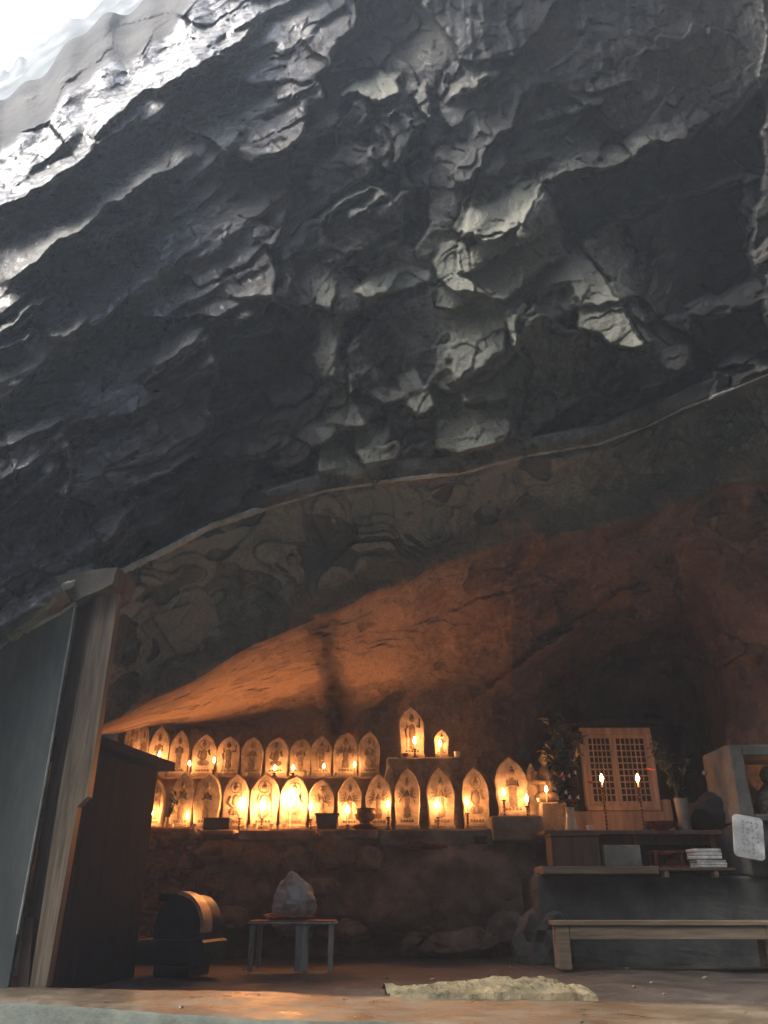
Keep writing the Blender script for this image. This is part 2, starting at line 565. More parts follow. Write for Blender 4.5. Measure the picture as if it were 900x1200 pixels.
sa2 = -bq * 3.1 + 0.9 * fbm(bs * 0.8, bq * 1.6, 0 * U, 36, 4)
sf2 = sa2 - np.floor(sa2)
saw2 = np.where(sf2 < 0.82, sf2 / 0.82, (1 - sf2) / 0.18)
m1 = smooth(-0.15, 0.35, fbm(bs * 0.5, bq * 0.9, 0 * U, 37, 3))
m2 = smooth(-0.1, 0.35, fbm(bs * 0.7 + 9, bq * 1.3, 0 * U, 38, 3))
strat = 0.44 * (saw - 0.5) * (0.30 + 0.70 * m1) + 0.17 * (saw2 - 0.5) * m2
hA += strat * (0.30 + 0.70 * leftness) * (1 - 0.8 * topdark) + leftness * 0.20 * (rid - 0.6) + 0.12 * fbm(bs * 0.7, bq * 1.1, BY, 41, 5)
hA += 0.036 * fbm(BX * 3.2, BZ * 3.2, BY * 3.2, 51, 6, 0.62) * (0.45 + bl)
hA -= 0.04 * np.exp(-(gs / 0.05) ** 2) * bl ** 2 + 0.10 * np.exp(-(gb / 0.04) ** 2) * bl ** 2
# dripstone runnels down the left and the top right
run = ridged(BX * 2.4 + 0.5 * w1, BZ * 0.28, BY * 0.3, 61, 3)
hA += (0.16 * leftness * smooth(230, 330, V) + 0.10 * topdark) * (run - 0.6)
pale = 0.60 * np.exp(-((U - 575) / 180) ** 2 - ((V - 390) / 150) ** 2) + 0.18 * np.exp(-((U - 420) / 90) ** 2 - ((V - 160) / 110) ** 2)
pale0 = pale.copy()
for pts, gx, gy, h0, pl in FACETS:
    sd_ = poly_sd(wu, wv, pts)
    cx = sum(p[0] for p in pts) / len(pts)
    cy = sum(p[1] for p in pts) / len(pts)
    hb = h0 + gx * (wu - cx) / 100 + gy * (wv - cy) / 100 + 0.42 * hA
    w = smooth(-2.5, 2.0, sd_)
    hA = hA * (1 - w) + hb * w
    pw = smooth(-9, 9, sd_)
    pale = pale * (1 - pw) + pw * (0.70 * pl + 0.55 * pale0)
for line, w, h in LEDGES:
    lg = ledge(wu, wv, line, w, 1.0)
    hA += lg * h * (1.9 if line[0][0] < 300 else 1.3)
    if h > 0 and line[0][1] < 520:      # wet glints on the upward shelves, painted in as paler stone
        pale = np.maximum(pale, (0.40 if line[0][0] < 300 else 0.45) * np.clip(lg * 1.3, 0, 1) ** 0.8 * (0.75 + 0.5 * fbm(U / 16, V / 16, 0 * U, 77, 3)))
# the brow at the sky rounds away from the viewer
ds = (V - sil(U)) * 0.8
brow = np.clip(1 - ds / 54, 0, 1)
brow2 = np.clip(1 - ds / 190, 0, 1)
hA = hA * (1 - 0.55 * smooth(0.1, 0.5, brow) * smooth(480, 330, U))
hA -= (0.9 * brow ** 1.6 + 0.95 * brow2 ** 1.8) * smooth(480, 300, U)
hA += 0.9 * topdark * smooth(260, -160, V)

# plaster gutter above the drip line
gut = smooth(-26, -22, dl1) * smooth(-1, -4, dl1) * smooth(290, 320, U) * smooth(860, 845, U)
hA = hA * (1 - 0.9 * gut) + gut * (0.10 + 0.012 * (dl1 + 26) / 26 + 0.03 * fbm(BX * 3, BZ * 3, BY, 71, 3))

# flaking band: stepped scales
fl = fbm(BX * 0.75 + w1, BZ * 1.0, BY * 0.7, 81, 3, 0.45)
fl2 = fbm(BX * 1.5 + w2, BZ * 1.9, BY * 1.4, 82, 3, 0.45)
def terrace(f, n):
    g = f * n
    i = np.floor(g)
    return (i + smooth(0.82, 1.0, g - i)) / n
def rims(f, n):
    g = f * n
    r = g - np.floor(g)
    return np.exp(-((r - 0.82) / 0.06) ** 2)
lv1, lv2 = np.floor(fl * 7).astype(np.int64) + 50, np.floor(fl2 * 3).astype(np.int64) + 50
tone = 0.6 * _h(lv1, lv2, lv1 * 0, 5) + 0.4 * _h(lv2, lv1 * 0, lv1 * 0, 9)
hB = 0.42 * terrace(fl, 7) + 0.16 * terrace(fl2, 3) - 0.02 * rims(fl, 7) - 0.012 * rims(fl2, 3) + 0.02 * fbm(BX * 6, BZ * 6, BY * 6, 83, 4)
lip = smooth(-60, -8, dl2)
hB = hB * (1 - 0.75 * lip) + 0.05 * fbm(BX * 2, BZ * 3, BY, 84, 4) * lip
# niche vault: smoother, worn, a cleft and a few slabs
hC = 0.20 * fbm(BX * 0.55, BY * 0.5, BZ * 0.55, 91, 4) + 0.10 * fbm(BX * 2.2, BY * 1.2, BZ * 2.2, 92, 5) + 0.16 * terrace(fbm(BX * 0.8, BY * 0.6, BZ, 93, 4), 5)
crust = fbm(BX * 0.7 + 0.6 * w1, BY * 0.5, BZ * 1.1, 96, 4)
hC += 0.12 * terrace(crust, 5)
hC += 0.035 * sml * smooth(520, 650, U) + 0.10 * big * smooth(540, 700, U)
cl, _, _ = seg_dist(wu, wv, (378, 700), (392, 850))
hC -= 0.42 * np.exp(-(cl / 11) ** 2) * (0.6 + 0.4 * fbm(U / 9, V / 9, 0 * U, 95, 3))
cl2, sg2, _ = seg_dist(wu, wv, (560, 812), (735, 690))
hC += 0.32 * smooth(26, 0, cl2) * (sg2 < 0) + 0.0
for line, w, h in [([(470, 742), (560, 700), (640, 672)], 14, 0.08), ([(240, 800), (300, 770), (345, 770)], 10, 0.08),
                   ([(600, 760), (680, 730), (760, 715)], 18, 0.2), ([(700, 800), (790, 770), (860, 770)], 20, 0.18),
                   ([(150, 845), (230, 822), (330, 815), (460, 812)], 20, 0.12)]:
    hC -= ledge(wu, wv, line, w, h)
arch = poly_sd(wu, wv, [(604, 880), (632, 850), (668, 832), (715, 825), (765, 827), (808, 842), (836, 875), (842, 1010), (604, 1010)])
hC -= 2.4 * smooth(-2, 16, arch)
nearw = smooth(30, 0, np.abs(V - vb[None, :]))
H = hA * wA + hB * wB + hC * wC
H += np.exp(-(dl2 / 34) ** 2) * (0.22 * fbm(BX * 1.3, BZ * 1.3, BY * 0.6, 141, 5) + 0.10 * terrace(fbm(BX * 2.2, BZ * 2.2, BY, 142, 3), 4))
wet = np.clip(leftness * 1.1 + 0.35 * topdark + 0.5 * gut, 0, 1) * wA * (1 - smooth(0, 0.25, brow))
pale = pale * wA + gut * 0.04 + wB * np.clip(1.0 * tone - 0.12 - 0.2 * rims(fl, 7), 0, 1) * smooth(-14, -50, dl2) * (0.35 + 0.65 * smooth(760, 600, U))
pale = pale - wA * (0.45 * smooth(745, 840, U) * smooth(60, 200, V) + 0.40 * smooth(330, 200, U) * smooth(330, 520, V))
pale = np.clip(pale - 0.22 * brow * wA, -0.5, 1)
lvC = np.floor(crust * 5).astype(np.int64) + 50
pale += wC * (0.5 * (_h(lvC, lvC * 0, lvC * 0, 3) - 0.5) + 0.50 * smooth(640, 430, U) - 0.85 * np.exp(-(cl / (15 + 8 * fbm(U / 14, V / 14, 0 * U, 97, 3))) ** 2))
Yd = base - H
kk = Yd / da
GX, GY, GZ = xa * kk, Yd, EYE + za * kk
def zone(name, a, b, m):
    s = slice(a, b)
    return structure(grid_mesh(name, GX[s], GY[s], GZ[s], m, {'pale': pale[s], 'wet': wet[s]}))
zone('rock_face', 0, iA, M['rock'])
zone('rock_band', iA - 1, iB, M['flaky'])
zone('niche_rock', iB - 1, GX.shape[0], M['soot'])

# mortar bead that throws the drip water off the band below
def bead():
    vs, fs = [], []
    u0 = np.concatenate([np.arange(76, 900, 3.0)])
    ring = 6
    for i, u in enumerate(u0):
        c = int(np.argmin(np.abs(us - u)))
        p = np.array([GX[iA - 1, c], GY[iA - 1, c], GZ[iA - 1, c]])
        r = 0.030 * (0.75 + 0.35 * rng.random()) * (0.6 if 848 < u else 1) * (1.2 if u < 320 else 0.85)
        for k in range(ring):
            a = 2 * math.pi * k / ring
            vs.append((p[0], p[1] - 0.045 + r * 1.3 * math.cos(a), p[2] + r * math.sin(a)))
        if i:
            for k in range(ring):
                a0, a1 = (i - 1) * ring + k, (i - 1) * ring + (k + 1) % ring
                fs.append((a0, a1, a1 + ring, a0 + ring))
    o = link_mesh('drip_ledge', vs, fs, M['mortar'], smooth_shade=True)
    o['label'] = 'thin pale mortar drip ledge running along the rock above the flaking band'
    o['category'] = 'ledge'
bead()

# ------------------------------------------------------------------ added unseen rock dome: blocks sky and sun except through a left slot
def sky_block():
    d1, d2 = Vector(raydir(0, 60)), Vector(raydir(86, 0))
    n = d1.cross(d2).normalized()
    if n.dot(Vector((-1, 0, 0.5))) < 0:
        n = -n
    na, ne = 96, 40
    az = np.radians(np.linspace(-180, 180, na))
    el = np.radians(np.linspace(-14, 90, ne))
    AZ, EL = np.meshgrid(az, el)
    dx, dy, dz = np.sin(AZ) * np.cos(EL), np.cos(AZ) * np.cos(EL), np.sin(EL)
    R = 21 + 1.6 * fbm(dx * 3, dy * 3, dz * 3, 101, 4)
    R = np.where(dz < 0, np.minimum(R, 1.25 / np.maximum(-dz, 1e-3) * 3), R)
    vs = np.stack([dx * R, dy * R, EYE + dz * R * 0.95], -1).reshape(-1, 3)
    fs = []
    for i in range(ne - 1):
        for j in range(na - 1):
            c = Vector((float(dx[i:i + 2, j:j + 2].mean()), float(dy[i:i + 2, j:j + 2].mean()), float(dz[i:i + 2, j:j + 2].mean())))
            open_ = n.dot(c) > -0.09 and c.x < OPEN_X and c.y > OPEN_Y
            if not open_:
                a = i * na + j
                fs.append((a, a + 1, a + na + 1, a + na))
    structure(link_mesh('sky_block_dome', [tuple(v) for v in vs], fs, M['roof'], smooth_shade=True))
OPEN_X, OPEN_Y = 0.15, -0.34
sky_block()

# ------------------------------------------------------------------ the far side of the gully, seen over the brow
def far_bank():
    t = np.linspace(0, 1, 120)
    line = poly_x([(-200, 215), (0, 86), (30, 66), (60, 44), (84, 22), (112, 14), (128, -4), (240, -90), (330, -150)])
    u = -200 + 530 * t
    top = line(u) + 9 * fbm(u / 11, u * 0, u * 0, 121, 4)
    r = np.linspace(0, 1, 40)
    Uu, R = np.meshgrid(u, r)
    Vv = line(u)[None, :] + (top - line(u))[None, :] * (1 - R) ** 6 + R * 170
    Yy = 24 - 3 * R + 2.2 * np.maximum(0, 0.25 - R) ** 1.0 * 4 + 0.25 * fbm(Uu / 40, (Vv + 0.7 * Uu) / 40, 0 * Uu, 122, 2)
    x, d, z = raydir(Uu, Vv)
    k = Yy / d
    structure(grid_mesh('far_rock', x * k, Yy, EYE + z * k, M['farrock']))
far_bank()

# ------------------------------------------------------------------ ground
def sheet(name, x0, x1, y0, y1, z, nx, ny, amp, sc, m, seed):
    xs, ys = np.linspace(x0, x1, nx), np.linspace(y0, y1, ny)
    X, Yg = np.meshgrid(xs, ys)
    Z = z + amp * fbm(X * sc, Yg * sc, 0 * X, seed, 5)
    return structure(grid_mesh(name, X, Yg, Z, m, flip=True))
sheet('ground', -24, 24, -24, 24, -1.0, 120, 120, 0.25, 0.3, M['ground'], 111)
sheet('cave_floor', -6, 9, 5.6, 16, -0.02, 160, 120, 0.035, 1.6, M['floor'], 112)

# ------------------------------------------------------------------ smoky air
def haze():
    me = bpy.data.meshes.new('haze')
    bm = bmesh.new()
    bmesh.ops.create_cube(bm, size=1)
    for v in bm.verts:
        v.co = Vector((v.co.x * 62, v.co.y * 62 + 2, 14.2 + v.co.z * 34))
    bm.to_mesh(me)
    bm.free()
    m = bpy.data.materials.new('smoky_air')
    m.use_nodes = True
    N = m.node_tree.nodes
    for n in list(N):
        N.remove(n)
    v = N.new('ShaderNodeVolumePrincipled')
    v.inputs['Color'].default_value = (0.78, 0.89, 1.0, 1)
    v.inputs['Density'].default_value = HAZE
    v.inputs['Anisotropy'].default_value = 0.45
    o = N.new('ShaderNodeOutputMaterial')
    m.node_tree.links.new(v.outputs[0], o.inputs['Volume'])
    me.materials.append(m)
    ob = bpy.data.objects.new('haze', me)
    ob['kind'] = 'stuff'
    COL.objects.link(ob)
HAZE = 0.0050
haze()

# ================================================================== things
M['stele'] = rough_mat('carved_pale_stone', (0.40, 0.345, 0.28), (0.64, 0.58, 0.49), 14, bump=0.5, bscale=90, bdist=0.006)
M['relief'] = rough_mat('carved_worn_stone', (0.11, 0.09, 0.072), (0.30, 0.26, 0.21), 22, bump=0.5, bscale=90, bdist=0.006)
M['base'] = rough_mat('plinth_stone', (0.24, 0.21, 0.18), (0.42, 0.38, 0.33), 12, bump=0.5, bscale=70, bdist=0.006)
M['concrete'] = rough_mat('grey_concrete', (0.12, 0.12, 0.105), (0.24, 0.24, 0.21), 5, bump=0.4, bscale=60, bdist=0.006)
M['concrete_dark'] = rough_mat('stained_concrete', (0.055, 0.06, 0.055), (0.14, 0.145, 0.13), 3, bump=0.5, bscale=40, bdist=0.008)
M['wallstone'] = rough_mat('wall_stone', (0.17, 0.12, 0.088), (0.40, 0.295, 0.215), 5, bump=0.7, bscale=30, bdist=0.012)
M['wallmass'] = rough_mat('wall_mortar_earth', (0.20, 0.148, 0.112), (0.40, 0.30, 0.225), 4, bump=0.8, bscale=24, bdist=0.02)
M['wedge'] = rough_mat('wedge_stone', (0.07, 0.065, 0.05), (0.17, 0.155, 0.12), 5, bump=0.7, bscale=30, bdist=0.012)
M['kerbfront'] = rough_mat('damp_kerb_side', (0.075, 0.09, 0.07), (0.15, 0.165, 0.135), 5, bump=0.6, bscale=40, bdist=0.008)
M['kerb'] = rough_mat('worn_kerb_concrete', (0.10, 0.078, 0.050), (0.21, 0.165, 0.11), 4, rough=(0.22, 0.7), bump=0.5, bscale=50, bdist=0.006)
M['mossrock'] = rough_mat('pale_mossy_stone', (0.06, 0.06, 0.028), (0.27, 0.215, 0.12), 5, bump=0.9, bscale=16, bdist=0.02, pos=(0.3, 0.6))
M['post'] = rough_mat('weathered_post_wood', (0.11, 0.08, 0.05), (0.29, 0.225, 0.155), 5, rough=(0.4, 0.8), bump=0.5, bscale=18, stretch=(6, 6, 0.35), bdist=0.006)
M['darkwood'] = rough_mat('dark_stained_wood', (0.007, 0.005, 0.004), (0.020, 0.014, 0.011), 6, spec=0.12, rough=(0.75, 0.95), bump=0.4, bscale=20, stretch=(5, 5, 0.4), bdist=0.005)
M['brownwood'] = rough_mat('brown_wood', (0.07, 0.045, 0.03), (0.15, 0.10, 0.065), 6, bump=0.4, bscale=20, stretch=(5, 5, 0.4), bdist=0.005)
M['bench'] = rough_mat('bare_bench_wood', (0.17, 0.125, 0.08), (0.32, 0.25, 0.17), 4, bump=0.4, bscale=16, stretch=(0.4, 6, 6), bdist=0.004)
M['shrinewood'] = rough_mat('light_shrine_wood', (0.50, 0.39, 0.31), (0.68, 0.55, 0.45), 5, bump=0.3, bscale=20, stretch=(5, 5, 0.5), bdist=0.003)
M['recess'] = mat('dark_inside', (0.02, 0.014, 0.011), 0.9)
M['panel'] = rough_mat('grey_green_board', (0.095, 0.112, 0.103), (0.155, 0.175, 0.165), 2.2, rough=(0.6, 0.85), bump=0.25, bscale=26, stretch=(3, 3, 0.5), bdist=0.004)
M['trim'] = rough_mat('pale_trim', (0.36, 0.37, 0.35), (0.52, 0.53, 0.50), 9, bump=0.3)
M['iron'] = rough_mat('black_iron', (0.010, 0.010, 0.011), (0.03, 0.03, 0.032), 8, rough=(0.3, 0.6), bump=0.3, bscale=50, bdist=0.003)
M['rim'] = rough_mat('polished_metal_rim', (0.55, 0.36, 0.22), (0.78, 0.55, 0.36), 9, rough=(0.3, 0.5), bump=0.2, metal=0.2)
M['whitewood'] = rough_mat('grey_painted_wood', (0.24, 0.24, 0.22), (0.38, 0.38, 0.35), 6, bump=0.3, stretch=(5, 5, 0.5), bdist=0.003)
M['redcloth'] = rough_mat('faded_red_cloth', (0.20, 0.055, 0.035), (0.36, 0.12, 0.07), 20, bump=0.4, bscale=120, bdist=0.003)
M['crystal'] = rough_mat('grey_white_stone', (0.30, 0.30, 0.28), (0.52, 0.51, 0.47), 8, rough=(0.3, 0.6), bump=0.8, bscale=26, bdist=0.01)
M['brass'] = rough_mat('dark_brass', (0.10, 0.055, 0.025), (0.24, 0.14, 0.06), 20, rough=(0.25, 0.5), bump=0.2, metal=0.8)
M['wax'] = mat('candle_wax', (0.80, 0.74, 0.60), 0.5)
M['wick'] = mat('burnt_wick', (0.02, 0.015, 0.01), 0.9)
M['leaf'] = rough_mat('dark_green_leaf', (0.016, 0.028, 0.012), (0.045, 0.066, 0.028), 9, rough=(0.4, 0.6), bump=0.1)
M['stem'] = mat('plant_stem', (0.07, 0.08, 0.035), 0.7)
M['pink'] = mat('pink_petal', (0.62, 0.10, 0.14), 0.6)
M['whiteflower'] = mat('white_petal', (0.75, 0.72, 0.62), 0.6)
M['cream'] = rough_mat('cream_ceramic', (0.55, 0.48, 0.36), (0.66, 0.60, 0.47), 6, rough=(0.2, 0.35), bump=0.05)
M['white'] = rough_mat('white_paper', (0.66, 0.66, 0.62), (0.78, 0.78, 0.74), 30, bump=0.2, bscale=120, bdist=0.002)
M['signwhite'] = rough_mat('white_sign_board', (0.62, 0.64, 0.62), (0.76, 0.78, 0.76), 9, rough=(0.4, 0.6), bump=0.1)
M['ink'] = mat('faded_ink', (0.20, 0.21, 0.21), 0.8)
M['redlacquer'] = rough_mat('red_brown_lacquer', (0.10, 0.022, 0.015), (0.20, 0.05, 0.03), 9, rough=(0.2, 0.4), bump=0.1)
M['shadowlump'] = rough_mat('shadow_lump', (0.012, 0.012, 0.014), (0.03, 0.03, 0.034), 12, bump=0.5)  # black of the lump that stands in for shadow
M['bluecup'] = mat('blue_glaze', (0.05, 0.09, 0.20), 0.3)
M['chinacup'] = mat('white_china', (0.70, 0.68, 0.62), 0.25)


def flame_mat():
    m = bpy.data.materials.new('candle_flame')
    m.use_nodes = True
    N = m.node_tree.nodes
    for n in list(N):
        N.remove(n)
    e = N.new('ShaderNodeEmission')
    e.inputs['Color'].default_value = (1.0, 0.365, 0.105, 1)
    e.inputs['Strength'].default_value = FLAME
    o = N.new('ShaderNodeOutputMaterial')
    m.node_tree.links.new(e.outputs[0], o.inputs[0])
    return m
FLAME = 76.0
M['flame'] = flame_mat()


class MB:
    """collects shapes, then links them as one mesh object"""
    def __init__(self):
        self.v, self.f = [], []

    def add(self, vs, fs, mx=None):
        o = len(self.v)
        self.v += [tuple(mx @ Vector(p)) if mx else tuple(p) for p in vs]
        self.f += [tuple(i + o for i in f) for f in fs]
        return self

    def box(self, x0, x1, y0, y1, z0, z1, b=0.0, mx=None, jit=0.0):
        cx, cy, cz = (x0 + x1) / 2, (y0 + y1) / 2, (z0 + z1) / 2
        hx, hy, hz = abs(x1 - x0) / 2, abs(y1 - y0) / 2, abs(z1 - z0) / 2
        b = min(b, hx * .9, hy * .9, hz * .9)
        if b <= 0:
            vs = [(cx + sx * hx, cy + sy * hy, cz + sz * hz) for sz in (-1, 1) for sy in (-1, 1) for sx in (-1, 1)]
            fs = [(0, 2, 3, 1), (4, 5, 7, 6), (0, 1, 5, 4), (2, 6, 7, 3), (0, 4, 6, 2), (1, 3, 7, 5)]
            return self.add(vs, fs, mx)
        bm = bmesh.new()
        bmesh.ops.create_cube(bm, size=1)
        for v in bm.verts:
            v.co = Vector((cx + v.co.x * 2 * hx, cy + v.co.y * 2 * hy, cz + v.co.z * 2 * hz))
            if jit:
                v.co += Vector((rng.uniform(-jit, jit), rng.uniform(-jit, jit), rng.uniform(-jit, jit)))
        bmesh.ops.bevel(bm, geom=list(bm.edges), offset=b, segments=1, affect='EDGES')
        return self.bm(bm, mx)

    def bm(self, bm, mx=None):
        bm.verts.index_update()
        vs = [v.co.copy() for v in bm.verts]
        fs = [[v.index for v in f.verts] for f in bm.faces]
        bm.free()
        return self.add(vs, fs, mx)

    def tube(self, pts, rads, n=8, cap=True):
        pts = [Vector(p) for p in pts]
        if not hasattr(rads, '__len__'):
            rads = [rads] * len(pts)
        vs, fs = [], []
        for i, p in enumerate(pts):
            d = (pts[min(i + 1, len(pts) - 1)] - pts[max(i - 1, 0)]).normalized()
            a = d.cross(Vector((0, 0, 1)) if abs(d.z) < .9 else Vector((1, 0, 0))).normalized()
            b = d.cross(a)
            for k in range(n):
                t = 2 * math.pi * k / n
                vs.append(p + (a * math.cos(t) + b * math.sin(t)) * rads[i])
            if i:
                for k in range(n):
                    s, e = (i - 1) * n + k, (i - 1) * n + (k + 1) % n
                    fs.append((s, e, e + n, s + n))
        if cap:
            fs.append(tuple(range(n))[::-1])
            fs.append(tuple(range(len(vs) - n, len(vs))))
        return self.add(vs, fs)

    def lathe(self, prof, n=14, mx=None, sy=1.0):
        vs, fs = [], []
        for i, (r, z) in enumerate(prof):
            for k in range(n):
                t = 2 * math.pi * k / n
                vs.append((r * math.cos(t), sy * r * math.sin(t), z))
            if i:
                for k in range(n):
                    s, e = (i - 1) * n + k, (i - 1) * n + (k + 1) % n
                    fs.append((s, e, e + n, s + n))
        fs.append(tuple(range(n))[::-1])
        fs.append(tuple(range(len(vs) - n, len(vs))))
        return self.add(vs, fs, mx)

    def blob(self, c, r, sub=2, amp=0.0, sc=2.0, seed=0, cut=None):
        bm = bmesh.new()
        bmesh.ops.create_icosphere(bm, subdivisions=sub, radius=1)
        co = np.array([v.co for v in bm.verts])
        h = 1 + amp * fbm(co[:, 0] * sc + seed * 3.7, co[:, 1] * sc, co[:, 2] * sc, seed, 4)
        if cut:                       # squarer, more stone-like
            co = np.sign(co) * np.abs(co) ** cut
        co = co * h[:, None]
        for v, p in zip(bm.verts, co):
            v.co = Vector((c[0] + p[0] * r[0], c[1] + p[1] * r[1], c[2] + p[2] * r[2]))
        return self.bm(bm)

    def prism(self, outline, y0, y1, mx=None, inset=0.0):
        """outline in (x, z), extruded along y; the front (y0) edge softened by an inset ring"""
        n = len(outline)
        cx = sum(p[0] for p in outline) / n
        cz = sum(p[1] for p in outline) / n
        rings = []
        if inset:
            k = 1 - inset
            rings.append([(cx + (x - cx) * k, y0, cz + (z - cz) * k) for x, z in outline])
            rings.append([(x, y0 + (y1 - y0) * 0.25, z) for x, z in outline])
        else:
            rings.append([(x, y0, z) for x, z in outline])
        rings.append([(x, y1, z) for x, z in outline])
        vs = [p for r in rings for p in r]
        fs = [tuple(range(n))]
        for i in range(len(rings) - 1):
            for k in range(n):
                a, b = i * n + k, i * n + (k + 1) % n
                fs.append((a, a + n, b + n, b))
        m = (len(rings) - 1) * n
        fs.append(tuple(range(m + n - 1, m - 1, -1)))
        return self.add(vs, fs, mx)

    def build(self, name, m, parent=None, smooth_shade=False):
        me = bpy.data.meshes.new(name)
        me.from_pydata(self.v, [], self.f)
        me.materials.append(m)
        bm = bmesh.new()
        bm.from_mesh(me)
        bmesh.ops.recalc_face_normals(bm, faces=bm.faces)
        bm.to_mesh(me)
        bm.free()
        if smooth_shade:
            me.polygons.foreach_set('use_smooth', [True] * len(me.polygons))
            try:
                me.set_sharp_from_angle(angle=math.radians(40))
            except Exception:
                pass
        o = bpy.data.objects.new(name, me)
        COL.objects.link(o)
        if parent:
            o.parent = parent
        return o


def thing(name, label, cat, loc=(0, 0, 0), rz=0.0, group=None):
    o = bpy.data.objects.new(name, None)
    o.empty_display_size = 0.1
    COL.objects.link(o)
    o.location = loc
    o.rotation_euler = (0, 0, rz)
    o['label'], o['category'] = label, cat
    if group:
        o['group'] = group
    return o


def tag(o, label, cat, group=None):
    o['label'], o['category'] = label, cat
    if group:
        o['group'] = group
    return o


def copy_tree(root, **kw):
    r = root.copy()
    COL.objects.link(r)
    for ch in list(root.children):
        c = ch.copy()
        COL.objects.link(c)
        c.parent = r
        for g in list(ch.children):
            d = g.copy()
            COL.objects.link(d)
            d.parent = c
    for k, v in kw.items():
        r[k] = v
    return r


def roughen(o, amp, sc, seed, cuts=0):
    """uneven faces on a stone or concrete mesh"""
    bm = bmesh.new()
    bm.from_mesh(o.data)
    if cuts:
        bmesh.ops.subdivide_edges(bm, edges=list(bm.edges), cuts=cuts, use_grid_fill=True)
    bm.normal_update()
    co = np.array([v.co for v in bm.verts])
    h = fbm(co[:, 0] * sc, co[:, 1] * sc, co[:, 2] * sc, seed, 4)
    for v, d in zip(bm.verts, h):
        v.co += v.normal * float(d) * amp
    bm.to_mesh(o.data)
    bm.free()


# ------------------------------------------------------------------ depths of the shrine
Y_WALL, Y_FRONT, Y_UP = 11.35, 11.7, 12.25
Z_LEDGE = P(370, 971, Y_WALL).z
Z_UP = P(300, 911, Y_UP - 0.1).z

# ------------------------------------------------------------------ stone wall under the statues
def stone_wall():
    xa_, xb_ = P(120, 1000, Y_WALL).x, P(628, 1000, Y_WALL).x
    t = thing('stone_wall', 'rough stone retaining wall carrying the front row of carved stones', 'wall', (xa_, Y_WALL, 0))
    W = xb_ - xa_
    nx, nz = 120, 44
    xs, zs = np.linspace(0, W, nx), np.linspace(-0.05, Z_LEDGE - 0.06, nz)
    X, Z = np.meshgrid(xs, zs)
    # a big hollow boulder bulges out of the middle, the foot of the wall is undercut
    cx_, cz_ = P(515, 1030, Y_WALL).x - xa_, 0.72
    q = ((X - cx_) / 1.25) ** 2 + ((Z - cz_) / 0.55) ** 2
    Yr = 0.16 * fbm(X * 1.4, Z * 1.8, 0 * X, 201, 5) - 0.20 * np.sqrt(np.clip(1 - q, 0, 1)) + 0.32 * smooth(0.42, 0.05, Z + 0.1 * np.sin(X * 1.7))
    o = grid_mesh('wall_body', X, Yr, Z, M['wallmass'], flip=False)
    o.parent = t
    # packing of rounded stones bedded in it
    spots = []
    for i in range(9):
        for j in range(6):
            spots.append((168 + j * 13 + rng.uniform(-6, 6) + (i % 2) * 6, 984 + i * 15 + rng.uniform(-5, 5), rng.uniform(.075, .13), rng.uniform(.05, .10)))
    for (px, py, w, h) in [(258, 997, .32, .12), (305, 1008, .28, .17), (345, 1006, .26, .16), (392, 1000, .30, .17), (300, 1042, .26, .13),
                           (372, 1040, .3, .14), (430, 1006, .2, .13), (455, 1075, .26, .12), (540, 1103, .42, .14), (600, 1040, .22, .2), (594, 1086, .28, .14),
                           (250, 1035, .2, .11), (272, 1075, .24, .12), (412, 1090, .24, .12), (490, 1104, .2, .1), (345, 1085, .26, .13), (500, 990, .3, .06), (560, 995, .22, .07)]:
        spots.append((px, py, w, h))
    for i, (px, py, w, h) in enumerate(spots):
        p = P(px, py, Y_WALL - 0.02)
        b = MB().blob((p.x - xa_, rng.uniform(-.07, .0), p.z), (w * .92, 0.14, h * 1.08), 3, 0.55, 1.9, i + 1, 0.8)
        b.build('stone', M['wallstone'], t, True)
    # capping slabs
    caps = [(158, 231, 0.030), (233, 279, 0.045), (281, 371, 0.10), (373, 443, 0.10), (445, 576, 0.17)]
    for k, (a, b, h) in enumerate(caps):
        xa2, xb2 = P(a, 972, Y_WALL).x - xa_, P(b, 972, Y_WALL).x - xa_
        o = MB().box(xa2, xb2 - 0.01, -0.10 - 0.03 * (k % 2), 1.4, Z_LEDGE - h - 0.05, Z_LEDGE - 0.004 * (k % 3), 0.025, jit=0.012).build('coping_slab', M['concrete' if k == 4 else 'wallstone'], t)
        roughen(o, 0.05 if k < 4 else 0.02, 3.0, 220 + k, 3)
    MB().box(P(572, 988, Y_WALL).x - xa_, W + .25, 0.04, 1.5, -0.05, Z_LEDGE - 0.02, 0.03).build('wall_return', M['wallmass'], t)
    # rear shelf for the upper row
    sh = MB().box(P(112, 930, Y_UP).x - xa_, P(462, 930, Y_UP).x - xa_, Y_UP - 0.22 - Y_WALL, 13.4 - Y_WALL, 0.4, Z_UP, 0.03).build('rear_shelf', M['wallmass'], t)
    roughen(sh, 0.04, 2.5, 230, 5)
    return t
stone_wall()


